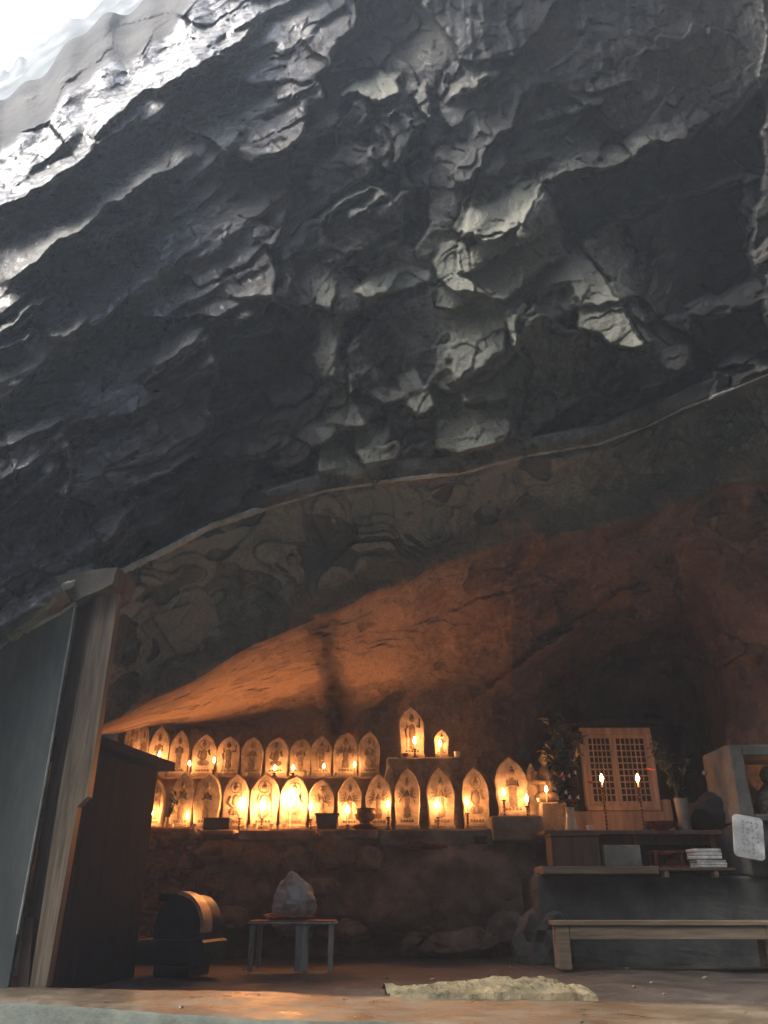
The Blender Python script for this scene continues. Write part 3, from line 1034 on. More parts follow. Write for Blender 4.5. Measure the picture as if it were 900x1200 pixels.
# ------------------------------------------------------------------ carved stones
def ogive(w, h, n=9):
    """boat-shaped slab with a pointed top"""
    pts = []
    for i in range(n + 1):
        t = i / n
        z = h * t
        if t < 0.58:
            hw = 0.5 * w * (0.86 + 0.14 * math.sin(t / 0.58 * math.pi / 2))
        else:
            q = (t - 0.58) / 0.42
            hw = 0.5 * w * max(0.0, math.cos(q * math.pi / 2)) ** 0.70 if q < 1 else 0
            hw = hw * (1 - 0.03 * math.sin(q * math.pi))
        pts.append((hw, z))
    jx = [rng.uniform(-.018, .018) * w for _ in pts]
    tipx = rng.uniform(-.05, .05) * w
    if rng.random() < .3:                       # a chipped tip
        pts[-1] = (w * .05, h * .975)
    pts = [(x * (1 + .03 * rng.uniform(-1, 1)), z) for x, z in pts]
    right = [(x + tipx * (z / h) ** 2 + j * .4, z) for (x, z), j in zip(pts, jx)]
    left = [(-x * (1 + .03 * rng.uniform(-1, 1)) + tipx * (z / h) ** 2, z) for x, z in reversed(pts[:-1])]
    return right + left


def figure(kind, w, h, y):
    """low relief of a standing or seated holy figure"""
    b = MB()
    d = 0.022
    def el(x, z, rx, rz, ry=d, s=2, dy=0.0):
        b.blob((x * w, y + 0.010 + dy, z * h), (rx * w, ry, rz * h), s)
    def arm(pts, r=0.028):
        b.tube([(x * w, y - 0.004, z * h) for x, z in pts], [r * w] * len(pts), 6)
    el(0, .72, .105, .062, .034)                # head
    el(0, .79, .06, .04, .026)                  # topknot
    if kind == 'monk':
        ring = [(0.22 * math.cos(a), .72 + .115 * math.sin(a)) for a in np.linspace(0, 2 * math.pi, 19)]
        arm(ring, .014)
        el(0, .42, .20, .24)
        el(0, .24, .25, .12)
        arm([(-.16, .58), (-.22, .45), (-.05, .42)], .045)
        arm([(.16, .58), (.22, .45), (.05, .42)], .045)
        arm([(.27, .16), (.24, .78)], .016)
        for k in (-.10, 0, .10):
            arm([(k, .38), (k * 1.3, .14)], .014)
    elif kind == 'many':
        el(0, .44, .13, .20)
        el(0, .24, .17, .13)
        for s in (-1, 1):
            for k in range(5):
                a = math.radians(-38 + 27 * k)
                arm([(s * .10, .52), (s * (.12 + .13 * math.cos(a)), .52 + .07 * math.sin(a)), (s * (.10 + .27 * math.cos(a)), .50 + .17 * math.sin(a))], .020)
            arm([(s * .13, .60), (s * .17, .48), (s * .02, .50)], .035)
            arm([(s * .07, .34), (s * .13, .14)], .02)
    elif kind == 'seated':
        el(0, .46, .16, .17)
        el(0, .27, .30, .085)
        arm([(-.16, .56), (-.24, .42), (-.04, .34)], .045)
        arm([(.16, .56), (.25, .44), (.20, .60)], .04)
        ring = [(0.20 * math.cos(a), .72 + .105 * math.sin(a)) for a in np.linspace(0, 2 * math.pi, 17)]
        arm(ring, .012)
        for k in (-.16, 0, .16):
            arm([(k * .6, .30), (k, .20)], .03)
    elif kind == 'staff':
        el(0, .46, .16, .20)
        el(.01, .24, .14, .16)
        arm([(-.15, .58), (-.26, .50), (-.20, .36)], .04)
        arm([(.15, .58), (.28, .56), (.30, .70)], .04)
        arm([(-.20, .14), (-.21, .66)], .015)
        arm([(.05, .40), (.14, .16)], .022)
        arm([(-.05, .40), (-.09, .14)], .022)
        el(.30, .72, .05, .03)
    else:                                       # standing, hands joined
        el(0, .45, .17, .21)
        el(0, .24, .16, .17)
        arm([(-.15, .58), (-.19, .47), (-.01, .50)], .042)
        arm([(.15, .58), (.19, .47), (.01, .50)], .042)
        for k in (-.09, -.03, .04, .10):
            arm([(k * .8, .40), (k * 1.15, .12)], .014)
    # lotus seat
    for k in range(-2, 3):
        el(k * .11, .085, .062, .038, .024, 1)
    return b


STELES = []
def stele(name_label, px, py, w_px, top, Y, zbase, kind, yaw=0.0, tilt=0.0, group=None, plinth=True, plain=False):
    p = P(px, py, Y)
    s = ppm(px, (py + top) / 2, Y)
    w = w_px / s
    ztop = P(px, top, Y).z
    h = ztop - zbase
    t = thing('carved_stone', name_label, 'stone carving', (p.x, Y, zbase), yaw, group)
    t.rotation_euler = (tilt, 0, yaw)
    h0 = 0.0
    if plinth:
        h0 = 0.055
        pl = MB().box(-w * .47, w * .47, -0.10, 0.09, 0, h0 + .012, 0.012)
        pl.lathe([(w * .40, h0 * .2), (w * .46, h0 * .6), (w * .38, h0 + .02)], 14, None, 0.35)
        o = pl.build('plinth', M['base'], t)
    out = [(x, z + h0) for x, z in ogive(w, h - h0)]
    o = MB().prism(out, -0.055, 0.05, None, 0.06).build('slab', M['stele'], t)
    if not plain:
        mx = figure(kind, w, h - h0, -0.055)
        mx.v = [(x, yy, z + h0) for x, yy, z in mx.v]
        mx.build('carved_figure', M['relief'], t, True)
    STELES.append(t)
    return t


GU = 'carved stones of the upper row'
GF = 'carved stones of the front row'
up = [  # centre px, width, top, kind, label
    (127, 17, 857, 'stand', 'dim reddish carved stone at the far left of the upper row, behind the booth'),
    (150, 19, 842, 'staff', 'tall carved stone overlapped on its right by another, above the roof of the wooden booth'),
    (165, 14, 846, 'monk', 'narrow carved stone leaning behind the taller one above the wooden booth roof'),
    (184, 25, 851, 'stand', 'carved stone with a lit candle before its middle, just right of the overlapping pair'),
    (207.5, 23, 856, 'stand', 'slim unlit carved stone between two candlelit ones in the left part of the upper row'),
    (237, 29, 860, 'seated', 'broad carved seated figure between two tall lit candles in the upper row'),
    (266.5, 28, 862, 'staff', 'carved stone in the upper row right of the second tall candle'),
    (294.5, 26, 863, 'stand', 'darkest carved stone of the upper row, with no candle before it'),
    (323, 28, 863, 'seated', 'upper row carved stone directly above the smooth glowing pale stone'),
    (351.5, 26, 864, 'stand', 'upper row carved stone directly above the brightest flame of the front row'),
    (376, 26, 862, 'staff', 'third carved stone from the right end of the upper row, candle at its foot'),
    (404.5, 30, 857, 'many', 'carved many-armed stone second from the right end of the upper row'),
    (432, 26, 857, 'monk', 'carved robed figure at the right end of the upper row'),
]
for i, (px, w, top, kind, lab) in enumerate(up):
    Yk = Y_UP + (0.10 if px in (127, 165) else 0.0)
    stele(lab, px, 911, w, top, Yk, Z_UP, kind, rng.uniform(-.10, .10) + (0.25 if px == 432 else 0), rng.uniform(-.03, .0), GU)
front = [
    (181, 18, 914, 968, 'monk', 'bright carved stone at the left end of the front row, half behind the wooden booth'),
    (211, 27, 904, 968, 'stand', 'carved stone of the front row with a leafy sprig leaning across it'),
    (241, 32, 906, 968, 'stand', 'carved standing figure behind the black box on the ledge, front row'),
    (274.5, 31, 907, 968, 'seated', 'carved seated figure left of the two whitest glowing stones in the front row'),
    (308.5, 34, 906, 968, 'monk', 'smooth pale glowing carved stone left of the brightest flame'),
    (343, 34, 907, 968, 'seated', 'overlit carved stone behind the brightest flame of all'),
    (376, 29, 912, 968, 'many', 'half lit carved stone behind the small dark flowerpot box'),
    (409, 28, 910, 968, 'many', 'many-armed carved stone just left of the dark round bowl'),
    (444, 31, 907, 968, 'many', 'many-armed carved stone just right of the dark round bowl'),
    (477.5, 30, 900, 967, 'many', 'carved many-armed stone with no candle before it, below the tall upper pair'),
    (517.5, 32, 900, 967, 'many', 'carved many-armed stone with a flame at its centre, right part of the front row'),
    (559, 31, 899, 966, 'seated', 'carved kneeling figure at the right end of the ledge, flame on its left edge'),
]
for px, w, top, bot, kind, lab in front:
    stele(lab, px, bot, w, top, Y_FRONT, Z_LEDGE, kind, rng.uniform(-.08, .08), rng.uniform(-.03, .01), GF)

# block under the tall pair, and the pair
zb = P(490, 889, 12.25).z
b = MB().box(P(453, 900, 12.1).x, P(541, 900, 12.1).x, 12.02, 13.2, Z_LEDGE - .1, zb, 0.025, jit=.015).build('stone_pedestal', M['base'])
roughen(b, 0.03, 3, 241, 4)
tag(b, 'tall rough stone pedestal carrying the pair of high carved stones', 'pedestal')
stele('tallest high carved stone with a candle before it, on the stone pedestal', 483, 889, 30, 828, 12.35, zb, 'staff', .05, 0)
stele('small high carved stone with a bright flame, right of the tall one on the pedestal', 518, 889, 17, 855, 12.3, zb, 'stand', -.05, 0)
# raised block at the right with its own stone
zc = P(605, 957, 11.3).z
b = MB().box(P(576, 970, 11.2).x, P(637, 970, 11.2).x, 11.12, 12.4, P(605, 986, 11.2).z, zc, 0.02, jit=.008).build('concrete_block', M['concrete'])
roughen(b, 0.012, 3, 242, 4)
tag(b, 'grey concrete block at the right end of the ledge below the round-topped carved stone', 'block')
stele('wide round-topped carved stone with two candles, on the grey concrete block', 602, 957, 37, 887, 11.6, zc, 'stand', 0, 0)
stele('small plain uncarved stone between the wide carved stone and the small seated figure', 626, 957, 14, 895, 11.9, zc, 'stand', .1, 0, plain=True)
stele('small plain rounded stone tucked at the left of the pedestal', 456, 915, 12, 897, 12.0, P(456, 916, 12.0).z - .35, 'stand', .1, 0, plain=True, plinth=False)


# ------------------------------------------------------------------ candles
def flame_mb(r, h):
    prof = [(r * .25, 0), (r * .8, h * .14), (r, h * .30), (r * .75, h * .55), (r * .35, h * .8), (r * .04, h)]
    return MB().lathe(prof, 8)


candle_cache = {}
def candle(label, fx, fy, Y, zbase, k=1.0, stand=None, group='lit candles'):
    """a burning candle; the flame itself is the lamp"""
    p = P(fx, fy, Y)
    t = thing('candle', label, 'candle', (p.x, Y, zbase), rng.uniform(0, 6), group)
    hz = p.z - zbase
    fr, fh = 0.0175 * k, 0.072 * k
    sh = 0.0
    if stand:
        sh = hz * stand
        prof = [(.035, 0), (.036, .012), (.014, .02)]
        n = max(3, int(sh / 0.045))
        for i in range(n):
            z0 = .02 + (sh - .04) * i / n
            z1 = .02 + (sh - .04) * (i + .5) / n
            prof += [(.010, z0), (.019, z1)]
        prof += [(.010, sh - .02), (.030, sh - .008), (.032, sh)]
        MB().lathe(prof, 10).build('holder', M['brass'], t, True)
    body = max(0.03, hz - sh - fh * .45)
    c = MB().lathe([(.0095, sh), (.0095, sh + body - .004), (.006, sh + body)], 8).build('candle_stick', M['wax'], t, True)
    MB().tube([(0, 0, sh + body), (0.001, 0, sh + body + .012)], .0015, 5).build('wick', M['wick'], t)
    key = round(k, 2)
    if key not in candle_cache:
        fo = flame_mb(fr, fh).build('flame', M['flame'], t, True)
        candle_cache[key] = fo.data
    else:
        fo = bpy.data.objects.new('flame', candle_cache[key])
        COL.objects.link(fo)
        fo.parent = t
    fo.location = (0, 0, sh + body + .006)
    return t


YU = Y_UP - 0.19
YF = Y_FRONT - 0.15
for fx, fy, k, lab in [
    (162, 884, 1.0, 'lit candle before the overlapping pair of stones above the booth roof'),
    (187, 884, 1.05, 'lit candle in the upper row just right of the booth roof corner'),
    (222, 895, 1.0, 'lit candle left of the broad seated carving in the upper row'),
    (251, 891, 1.0, 'lit candle right of the broad seated carving in the upper row'),
    (322, 900, .9, 'lit candle in the upper row above the smooth glowing stone'),
    (343.5, 900, .95, 'lit candle of the upper row straight above the brightest flame'),
    (379.5, 898, .9, 'lit candle at the foot of the third upper stone from the right'),
    (415.5, 896, .95, 'lit candle before the many-armed stone of the upper row'),
]:
    candle(lab, fx, fy, YU, Z_UP, k * .95, None if rng.random() < .5 else .4)
for fx, fy, k, st, lab in [
    (177, 952, 1.7, None, 'big flame at the left end of the front row beside the booth'),
    (220, 956, 1.05, None, 'small candle at the foot of the stone with the leafy sprig'),
    (282, 942, 1.9, .45, 'tall candle on a turned holder before the seated carving, left part of front row'),
    (308, 943, 2.3, .45, 'candle on a turned holder before the smooth glowing pale stone'),
    (341, 935, 3.2, None, 'brightest and largest flame of all in the middle of the front row'),
    (364.5, 945, 1.45, .45, 'candle before the half lit carved stone, left of the small dark box'),
    (407.5, 949, 1.35, .25, 'candle before the many-armed stone left of the dark bowl'),
    (455, 943, 1.25, .5, 'candle on a turned holder right of the dark bowl'),
    (513, 943, 1.55, .5, 'candle at the centre of the many-armed stone, right part of the front row'),
    (547, 940, 1.2, .6, 'candle on a dark turned holder at the left edge of the kneeling carving'),
]:
    candle(lab, fx, fy, YF, Z_LEDGE, k, st)
candle('left candle of the two before the wide round-topped stone', 590, 929, 11.38, zc, 1.2, .7)
candle('right candle of the two before the wide round-topped stone', 617, 936, 11.38, zc, 1.35, .6)
candle('candle before the tallest high carved stone on the pedestal', 486, 868, 12.12, zb, 1.35, .5)
candle('candle at the left edge of the small high carved stone on the pedestal', 515.5, 871, 12.14, zb, 1.25, None)


# ------------------------------------------------------------------ small vessels on the ledges
def vessel(name, label, cat, px, py, Y, zbase, prof, m, group=None, sy=1.0):
    p = P(px, py, Y)
    o = MB().lathe(prof, 16, None, sy).build(name, m, None, True)
    o.location = (p.x, Y, zbase)
    return tag(o, label, cat, group)


def cup_prof(r, h):
    return [(r * .6, 0), (r * .7, h * .1), (r * .95, h * .6), (r, h), (r * .88, h), (r * .8, h * .55), (r * .5, h * .15)]


GC = 'offering cups on the ledges'
for px, lab in [(258, 'white cup at the foot of the stone right of the second tall candle'), (287, 'white cup at the foot of the darkest upper stone'),
                (358, 'white cup before the upper stone above the brightest flame'), (393, 'white cup between the third and second upper stones from the right')]:
    vessel('cup', lab, 'cup', px, 910, YU - .0, Z_UP, cup_prof(.04, .05), M['chinacup'], GC)
for px, lab in [(226, 'pale cup on the ledge left of the black box'), (299, 'clear cup at the foot of the smooth glowing stone'), (333, 'small glass cup below the brightest flame'),
                (200, 'pale dish below the leafy sprig'), (318, 'little pale dish right of the glowing stone holder')]:
    vessel('cup', lab, 'cup', px, 968, YF - .08, Z_LEDGE, cup_prof(.042, .065), M['chinacup'], GC)
vessel('cup', 'pale glass cup at the right end of the high pedestal', 'cup', 536, 888, 12.14, zb, cup_prof(.05, .08), M['chinacup'])
vessel('dish', 'small dark dish beside the tallest high carved stone', 'dish', 475, 888, 12.1, zb, cup_prof(.05, .05), M['brass'])
vessel('cup', 'white cup on the altar right of the flower vase', 'cup', 692, 974, 10.85, P(692, 974, 10.85).z, cup_prof(.05, .07), M['chinacup'])

# black box and flowerpot box on the ledge
p0, p1 = P(237, 975, YF - .12), P(270, 958, YF - .12)
o = MB().box(p0.x, p1.x, YF - .13, YF + .02, Z_LEDGE, p1.z, 0.008).build('offering_box', M['iron'])
tag(o, 'plain black box on the ledge before a standing carving', 'box')
t = thing('flowerpot', 'small dark square pot with flared rim on the ledge left of the round bowl', 'pot', (P(383, 970, YF - .1).x, YF - .1, Z_LEDGE))
MB().prism([(-.12, 0), (.12, 0), (.15, .17), (-.15, .17)], -.06, .06).build('pot_body', M['iron'], t)
MB().box(-.165, .165, -.075, .075, .17, .195, .005).build('pot_rim', M['iron'], t)
t = thing('incense_bowl', 'dark round incense bowl on a red cushion at the middle of the front row', 'bowl', (P(428, 972, YF - .1).x, YF - .1, Z_LEDGE))
MB().lathe([(.16, 0), (.18, .02), (.17, .045), (.1, .05)], 18).build('cushion', M['redlacquer'], t, True)
MB().lathe([(.07, .05), (.09, .06), (.06, .085), (.13, .13), (.145, .19), (.12, .23), (.135, .255), (.12, .255), (.10, .22), (.1, .12)], 18).build('bowl_body', M['brass'], t, True)
o = MB().box(P(556, 984, 11.2).x, P(570, 984, 11.2).x, 11.12, 11.22, P(560, 989, 11.2).z, P(560, 980, 11.2).z, .004).build('small_box', M['iron'])
tag(o, 'tiny black box stuck to the front of the pale coping slab', 'box')


# ------------------------------------------------------------------ leaves
def leaf_into(b, base, d, L, W, up=Vector((0, 0, 1))):
    d = d.normalized()
    s = d.cross(up)
    if s.length < .01:
        s = Vector((1, 0, 0))
    s.normalize()
    n = s.cross(d)
    pts = [base, base + d * L * .35 + s * W + n * W * .2, base + d * L * .35, base + d * L * .35 - s * W + n * W * .2,
           base + d * L * .72 + s * W * .75 - n * L * .04, base + d * L * .72 - n * L * .06, base + d * L * .72 - s * W * .75 - n * L * .04, base + d * L - n * L * .14]
    b.add(pts, [(0, 2, 1), (0, 3, 2), (1, 2, 5, 4), (2, 3, 6, 5), (4, 5, 7), (5, 6, 7)])


def bouquet(name, label, base, height, spread, nstem, nleaf, ls, vase_prof, vase_m, flowers=(), lean=(0, 0), whites=0):
    t = thing(name, label, 'flower vase', base)
    vh = vase_prof[-1][1] if False else max(z for r, z in vase_prof)
    MB().lathe(vase_prof, 16).build('vase', vase_m, t, True)
    st = MB()
    lf = MB()
    k = 0
    for i in range(nstem):
        a = rng.uniform(0, 2 * math.pi)
        r = spread * rng.uniform(.15, 1)
        top = Vector((math.cos(a) * r + lean[0], math.sin(a) * r * .6 + lean[1], height * rng.uniform(.6, 1)))
        mid = Vector((top.x * .35, top.y * .35, vh + (top.z - vh) * .5))
        b0 = Vector((0, 0, vh * .7))
        st.tube([b0, mid, top], [.006, .005, .003], 5)
        for j in range(nleaf):
            f = rng.uniform(.15, 1.0)
            q = b0.lerp(mid, f * 2) if f < .5 else mid.lerp(top, f * 2 - 1)
            d = Vector((rng.gauss(0, 1), rng.gauss(0, 1), rng.gauss(.3, .7)))
            leaf_into(lf, q, d, ls * rng.uniform(.6, 1.25), ls * rng.uniform(.16, .27))
    st.build('stem', M['stem'], t)
    lf.build('foliage', M['leaf'], t)['kind'] = 'stuff'
    for (x, y, z) in flowers:
        fb = MB()
        for i in range(9):
            a = i * 2.4
            leaf_into(fb, Vector((x, y, z)), Vector((math.cos(a), math.sin(a), rng.uniform(.1, .9))), .07, .028)
        fb.build('flower', M['pink'], t)
    for i in range(whites):
        fb = MB()
        c = Vector((rng.uniform(-.2, .1), -.12, vh + rng.uniform(.05, .4)))
        for q in range(5):
            leaf_into(fb, c, Vector((math.cos(q * 1.26), -.5, math.sin(q * 1.26))), .032, .012)
        fb.build('blossom', M['whiteflower'], t)
    return t


# sprig on the left of the ledge
t = bouquet('leafy_sprig', 'leafy green sprig in a small vase at the left end of the ledge', (P(196, 970, YF - .06).x, YF - .06, Z_LEDGE), .62, .12, 5, 16, .085,
            [(.04, 0), (.05, .05), (.03, .12), (.035, .15)], M['cream'], lean=(.10, 0))

# ------------------------------------------------------------------ right-hand altar
YAL = 10.6
Z_ALT = P(700, 974, YAL + .1).z
YPL = 10.15
Z_PLANK = P(700, 1015, YPL).z
XR0, XR1 = P(630, 1040, YPL).x, P(1010, 1040, YPL).x
t = thing('concrete_platform', 'dark stained concrete platform behind the bench carrying the altar', 'platform', (XR0, YPL, 0))
o = MB().box(0, XR1 - XR0, .12, 4.0, -.1, Z_PLANK - .08, .04).build('platform_body', M['concrete_dark'], t)
roughen(o, .07, 1.6, 250, 14)
MB().blob((.12, .3, .2), (.30, .3, .36), 3, .6, 1.8, 41, .85).build('footing_stone', M['concrete_dark'], t)
pl = MB().box(P(635, 1020, YPL).x, P(771, 1020, YPL).x, YPL - .05, YPL + .55, Z_PLANK - .085, Z_PLANK, .008).build('shelf_plank', M['bench'])
tag(pl, 'long pale wooden plank lying along the front edge of the platform', 'plank')
zsh = P(815, 1017, YPL).z
t = thing('low_shelf', 'thin dark shelf on short blocks at the right of the pale plank', 'shelf', (P(772, 1018, YPL).x, YPL, zsh))
w_ = P(860, 1018, YPL).x - P(772, 1018, YPL).x
MB().box(0, w_, -.04, .5, -.03, 0, .004).build('shelf_board', M['brownwood'], t)
for x in (.05, w_ * .72):
    MB().box(x, x + .05, -.03, .3, -.10, -.031, .004).build('foot', M['bench'], t)
# altar table
t = thing('altar_table', 'dark wooden altar table holding the vase and the two tall candles', 'table', (P(640, 990, YAL).x, YAL, Z_PLANK - .05))
wa = P(845, 990, YAL).x - P(640, 990, YAL).x
ha = Z_ALT - Z_PLANK + .05
MB().box(-.02, wa, -.08, .75, ha - .05, ha, .006).build('table_top', M['brownwood'], t)
MB().box(.08, wa - .1, .05, .09, ha - .16, ha - .051).build('apron', M['brownwood'], t)
for x in (0.03, wa * .5, wa - .12):
    MB().box(x, x + .07, .0, .07, 0, ha - .05).build('leg', M['brownwood'], t)
MB().box(.1, wa - .2, .45, .5, 0, ha - .05).build('back_panel', M['recess'], t)
# boxes under the altar table, on the plank
def simple_box(name, lab, cat, a, b, top, bot, Y, dep, m, z0=None, lid=None):
    pa, pb = P(a, bot, Y), P(b, top, Y)
    z0 = pa.z if z0 is None else z0
    t = thing(name, lab, cat, (pa.x, Y, z0))
    W, Hh = pb.x - pa.x, pb.z - z0
    MB().box(0, W, 0, dep, 0, Hh - (.03 if lid else 0), .008).build('box_body', m, t)
    if lid:
        MB().box(-.01, W + .01, -.012, dep + .01, Hh - .029, Hh, .006).build('lid', lid, t)
    return t
simple_box('wooden_box', 'dim brown wooden box standing on the plank below the flower vase', 'box', 648, 701, 977, 1013, YPL + .08, .35, M['brownwood'], Z_PLANK, M['brownwood'])
simple_box('grey_box', 'grey-green square box on the plank right of the brown wooden box', 'box', 710, 750, 990, 1014, YPL + .05, .28, M['concrete'], Z_PLANK)
# lacquer stands right of it
t = thing('lacquer_stand', 'low dark red lacquer stand with two tiers on the thin shelf', 'stand', (P(766, 1014, YPL + .1).x, YPL + .12, zsh))
wl = P(808, 1000, YPL).x - P(766, 1000, YPL).x
MB().box(0, wl, 0, .3, .0, .03, .004).build('lower_tier', M['redlacquer'], t)
MB().box(.02, wl - .02, .02, .28, .16, .19, .004).build('upper_tier', M['redlacquer'], t)
for x in (.04, wl - .07):
    for y in (.03, .24):
        MB().box(x, x + .03, y, y + .03, .03, .16).build('leg', M['redlacquer'], t)
vessel('bowl', 'small dark red bowl on the lower tier of the lacquer stand', 'bowl', 785, 1008, YPL + .25, zsh + .03, cup_prof(.07, .07), M['redlacquer'])
# stack of paper
zz = zsh
for k, (a, b, h, lab) in enumerate([(817, 852, .085, 'lower block of white paper in the stack on the thin shelf'), (814, 847, .115, 'upper block of white paper on top of the stack on the thin shelf')]):
    xa2, xb2 = P(a, 1008, YPL).x, P(b, 1008, YPL).x
    t = thing('paper_block', lab, 'paper stack', (xa2, YPL, zz), .05 - .06 * k, 'blocks of white paper')
    n = 3
    for i in range(n):
        e = rng.uniform(-.006, .006)
        MB().box(e, xb2 - xa2 + e, 0, .26, h * i / n + .003, h * (i + 1) / n, .006).build('sheaf', M['white'], t)
    zz += h + .004

# lattice shrine
YSH = 12.2
def shrine():
    A, B = P(683, 853, YSH), P(758, 945, YSH)
    x0, x1 = A.x, P(757, 853, YSH).x
    z1, z0 = A.z, B.z
    zb_ = Z_ALT - .25
    t = thing('wooden_shrine', 'small light wooden shrine with a pair of dark-paned lattice doors', 'shrine', (x0, YSH, zb_))
    W, z0, z1 = x1 - x0, z0 - zb_, z1 - zb_
    MB().box(-.02, W + .02, .10, .7, z0 - .02, z1 - .01).build('cabinet', M['recess'], t)
    f = M['shrinewood']
    MB().box(-.05, W + .05, -.03, .08, z1 - .10, z1, .006).build('lintel', f, t)
    MB().box(-.05, W + .05, -.04, .08, z0 - .06, z0, .006).build('sill', f, t)
    for x in (-.06, W - .01):
        MB().box(x, x + .07, -.02, .09, z0, z1 - .10, .006).build('post', f, t)
    MB().box(-.45, W + .08, -.06, .5, -.3, z0 - .07, .01).build('base_panel', f, t)
    MB().box(W + .09, W + .20, -.05, .3, -.2, z0 + .09, .01).build('side_block', f, t)
    # doors
    dw = (W - .05) / 2
    xm = .033 + dw * .86
    for k, (a, b) in enumerate(((.014, xm), (xm + .006, W - .014))):
        d = MB()
        st = .045
        d.box(a, a + st, 0, .035, z0 + .002, z1 - .102)
        d.box(b - st, b, 0, .035, z0 + .002, z1 - .102)
        d.box(a + st, b - st, 0, .035, z0 + .002, z0 + .07)
        d.box(a + st, b - st, 0, .035, z1 - .15, z1 - .102)
        dd = d.build('door', f, t)
        n, mrow = (6 if k else 5), 10
        ia, ib, za_, zb2 = a + st, b - st, z0 + .07, z1 - .15
        for i in range(1, n):
            x = ia + (ib - ia) * i / n
            MB().box(x - .0075, x + .0075, .006, .026, za_, zb2).build('slat', f, dd)
        for j in range(1, mrow):
            z = za_ + (zb2 - za_) * j / mrow
            MB().box(ia, ib, .003, .022, z - .0075, z + .0075).build('slat', f, dd)
        MB().box(ia, ib, .028, .032, za_, zb2).build('backing', M['recess'], dd)
    # shallow gable roof, in shade
    r = MB().prism([(-.22, 0), (W + .12, 0), (W + .12, .02), (W * .45, .12), (-.22, .02)], -.16, .7)
    r.v = [(x, y, z + z1 + .003) for x, y, z in r.v]
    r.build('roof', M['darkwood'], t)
shrine()

# tall candlesticks on the altar
for fx, lab in [(705, 'left of the two tall twisted candlesticks before the lattice doors'), (747, 'right of the two tall twisted candlesticks before the lattice doors')]:
    candle(lab, fx, 912, YAL + .12, Z_ALT, 1.35, .82, 'tall candlesticks before the shrine')

# small statue on its stone pedestal, with a candle
zp = P(643, 941, 11.55).z
b = MB().box(P(633, 950, 11.5).x, P(664, 950, 11.5).x, 11.42, 11.9, Z_ALT - .3, zp, .02)
o = b.build('statue_pedestal', M['base'])
roughen(o, .02, 4, 260, 3)
tag(o, 'stepped stone pedestal under the small dark statue left of the flower vase', 'pedestal')
t = thing('small_statue', 'small dark robed statue with a pale face left of the flower vase', 'statue', (P(642, 941, 11.7).x, 11.75, zp))
hs = P(642, 884, 11.75).z - zp
k = hs / .60
rb = MB().blob((0, 0, .27 * k), (.105 * k, .08 * k, .19 * k), 3, .06, 3, 4)
rb.blob((0, -.03 * k, .08 * k), (.155 * k, .12 * k, .075 * k), 3, .08, 3, 5)
rb.lathe([(.04 * k, .42 * k), (.03 * k, .50 * k)], 10)
rb.build('robe', M['relief'], t, True)
hd = MB().blob((0, -.01, .535 * k), (.055 * k, .06 * k, .07 * k), 2)
hd.blob((0, -.07 * k, .53 * k), (.012 * k, .014 * k, .018 * k), 1)
hd.blob((-.055 * k, 0, .53 * k), (.01 * k, .018 * k, .024 * k), 1)
hd.blob((.055 * k, 0, .53 * k), (.01 * k, .018 * k, .024 * k), 1)
hd.build('head', M['relief'], t, True)
a = MB()
for s in (-1, 1):
    a.tube([(s * .13 * k, 0, .37 * k), (s * .16 * k, -.06 * k, .26 * k), (s * .02 * k, -.14 * k, .24 * k)], [.045 * k, .04 * k, .025 * k], 7)
a.build('arms', M['relief'], t, True)
candle('candle before the small dark statue left of the flower vase', 640, 925, 11.46, zp, 1.1, None)
p = P(632, 941, 11.44)
vessel('cup', 'tiny pale cup left of the candle before the small dark statue', 'cup', 632, 941, 11.46, zp, cup_prof(.03, .05), M['chinacup'])

# flower vases
vz = (P(671, 974, YAL).x, YAL + .05, Z_ALT)
bouquet('flower_vase', 'tall dark bouquet with pink flowers in a cream vase left of the lattice doors', vz, 1.42, .33, 20, 30, .15,
        [(.075, 0), (.08, .02), (.062, .12), (.05, .24), (.062, .27)], M['cream'],
        [(P(657, 913, YAL).x - vz[0], -.16, P(657, 913, YAL).z - Z_ALT), (P(690, 920, YAL).x - vz[0], -.16, P(690, 920, YAL).z - Z_ALT), (.02, -.1, .32)], whites=10)
vz2 = (P(806, 970, YAL).x, YAL + .1, Z_ALT)
bouquet('flower_vase', 'dim bouquet with one pink flower in a grey vase right of the lattice doors', vz2, 1.15, .28, 8, 16, .13,
        [(.07, 0), (.075, .02), (.07, .15), (.085, .36), (.09, .38)], M['concrete'],
        [(P(762, 902, YAL).x - vz2[0], -.1, P(762, 902, YAL).z - Z_ALT)], lean=(-.08, 0))
# objects by it
t = thing('lidded_bowl', 'glossy red-brown round lacquer bowl at the right end of the altar', 'bowl', (P(777, 975, YAL).x, YAL + .02, Z_ALT))
MB().lathe([(.08, 0), (.09, .01), (.17, .05), (.20, .10), (.19, .10), (.1, .04)], 18).build('bowl_body', M['redlacquer'], t, True)
o = MB().lathe(cup_prof(.055, .12), 14).build('cup', M['bluecup'], None, True)
o.location = (P(765, 970, YAL).x, YAL + .2, Z_ALT)
tag(o, 'dark blue cup behind the lacquer bowl right of the candlestick', 'cup')
# dark lump added where only shadow lies, with an ornament above
p = P(838, 940, 10.9)
o = MB().blob((p.x, 10.95, p.z - .10), (.36, .3, .25), 3, .6, 1.6, 9).build('shadow_lump', M['shadowlump'], None, True)
tag(o, 'black lump added as shadow between the right bouquet and the concrete niche', 'cloth')
o = MB().blob((p.x - .13, 10.75, P(826, 905, 10.7).z), (.035, .035, .035), 2, .2, 2, 3).build('gourd', M['base'], None, True)
tag(o, 'small pale round ornament above the black shadow lump', 'ornament')

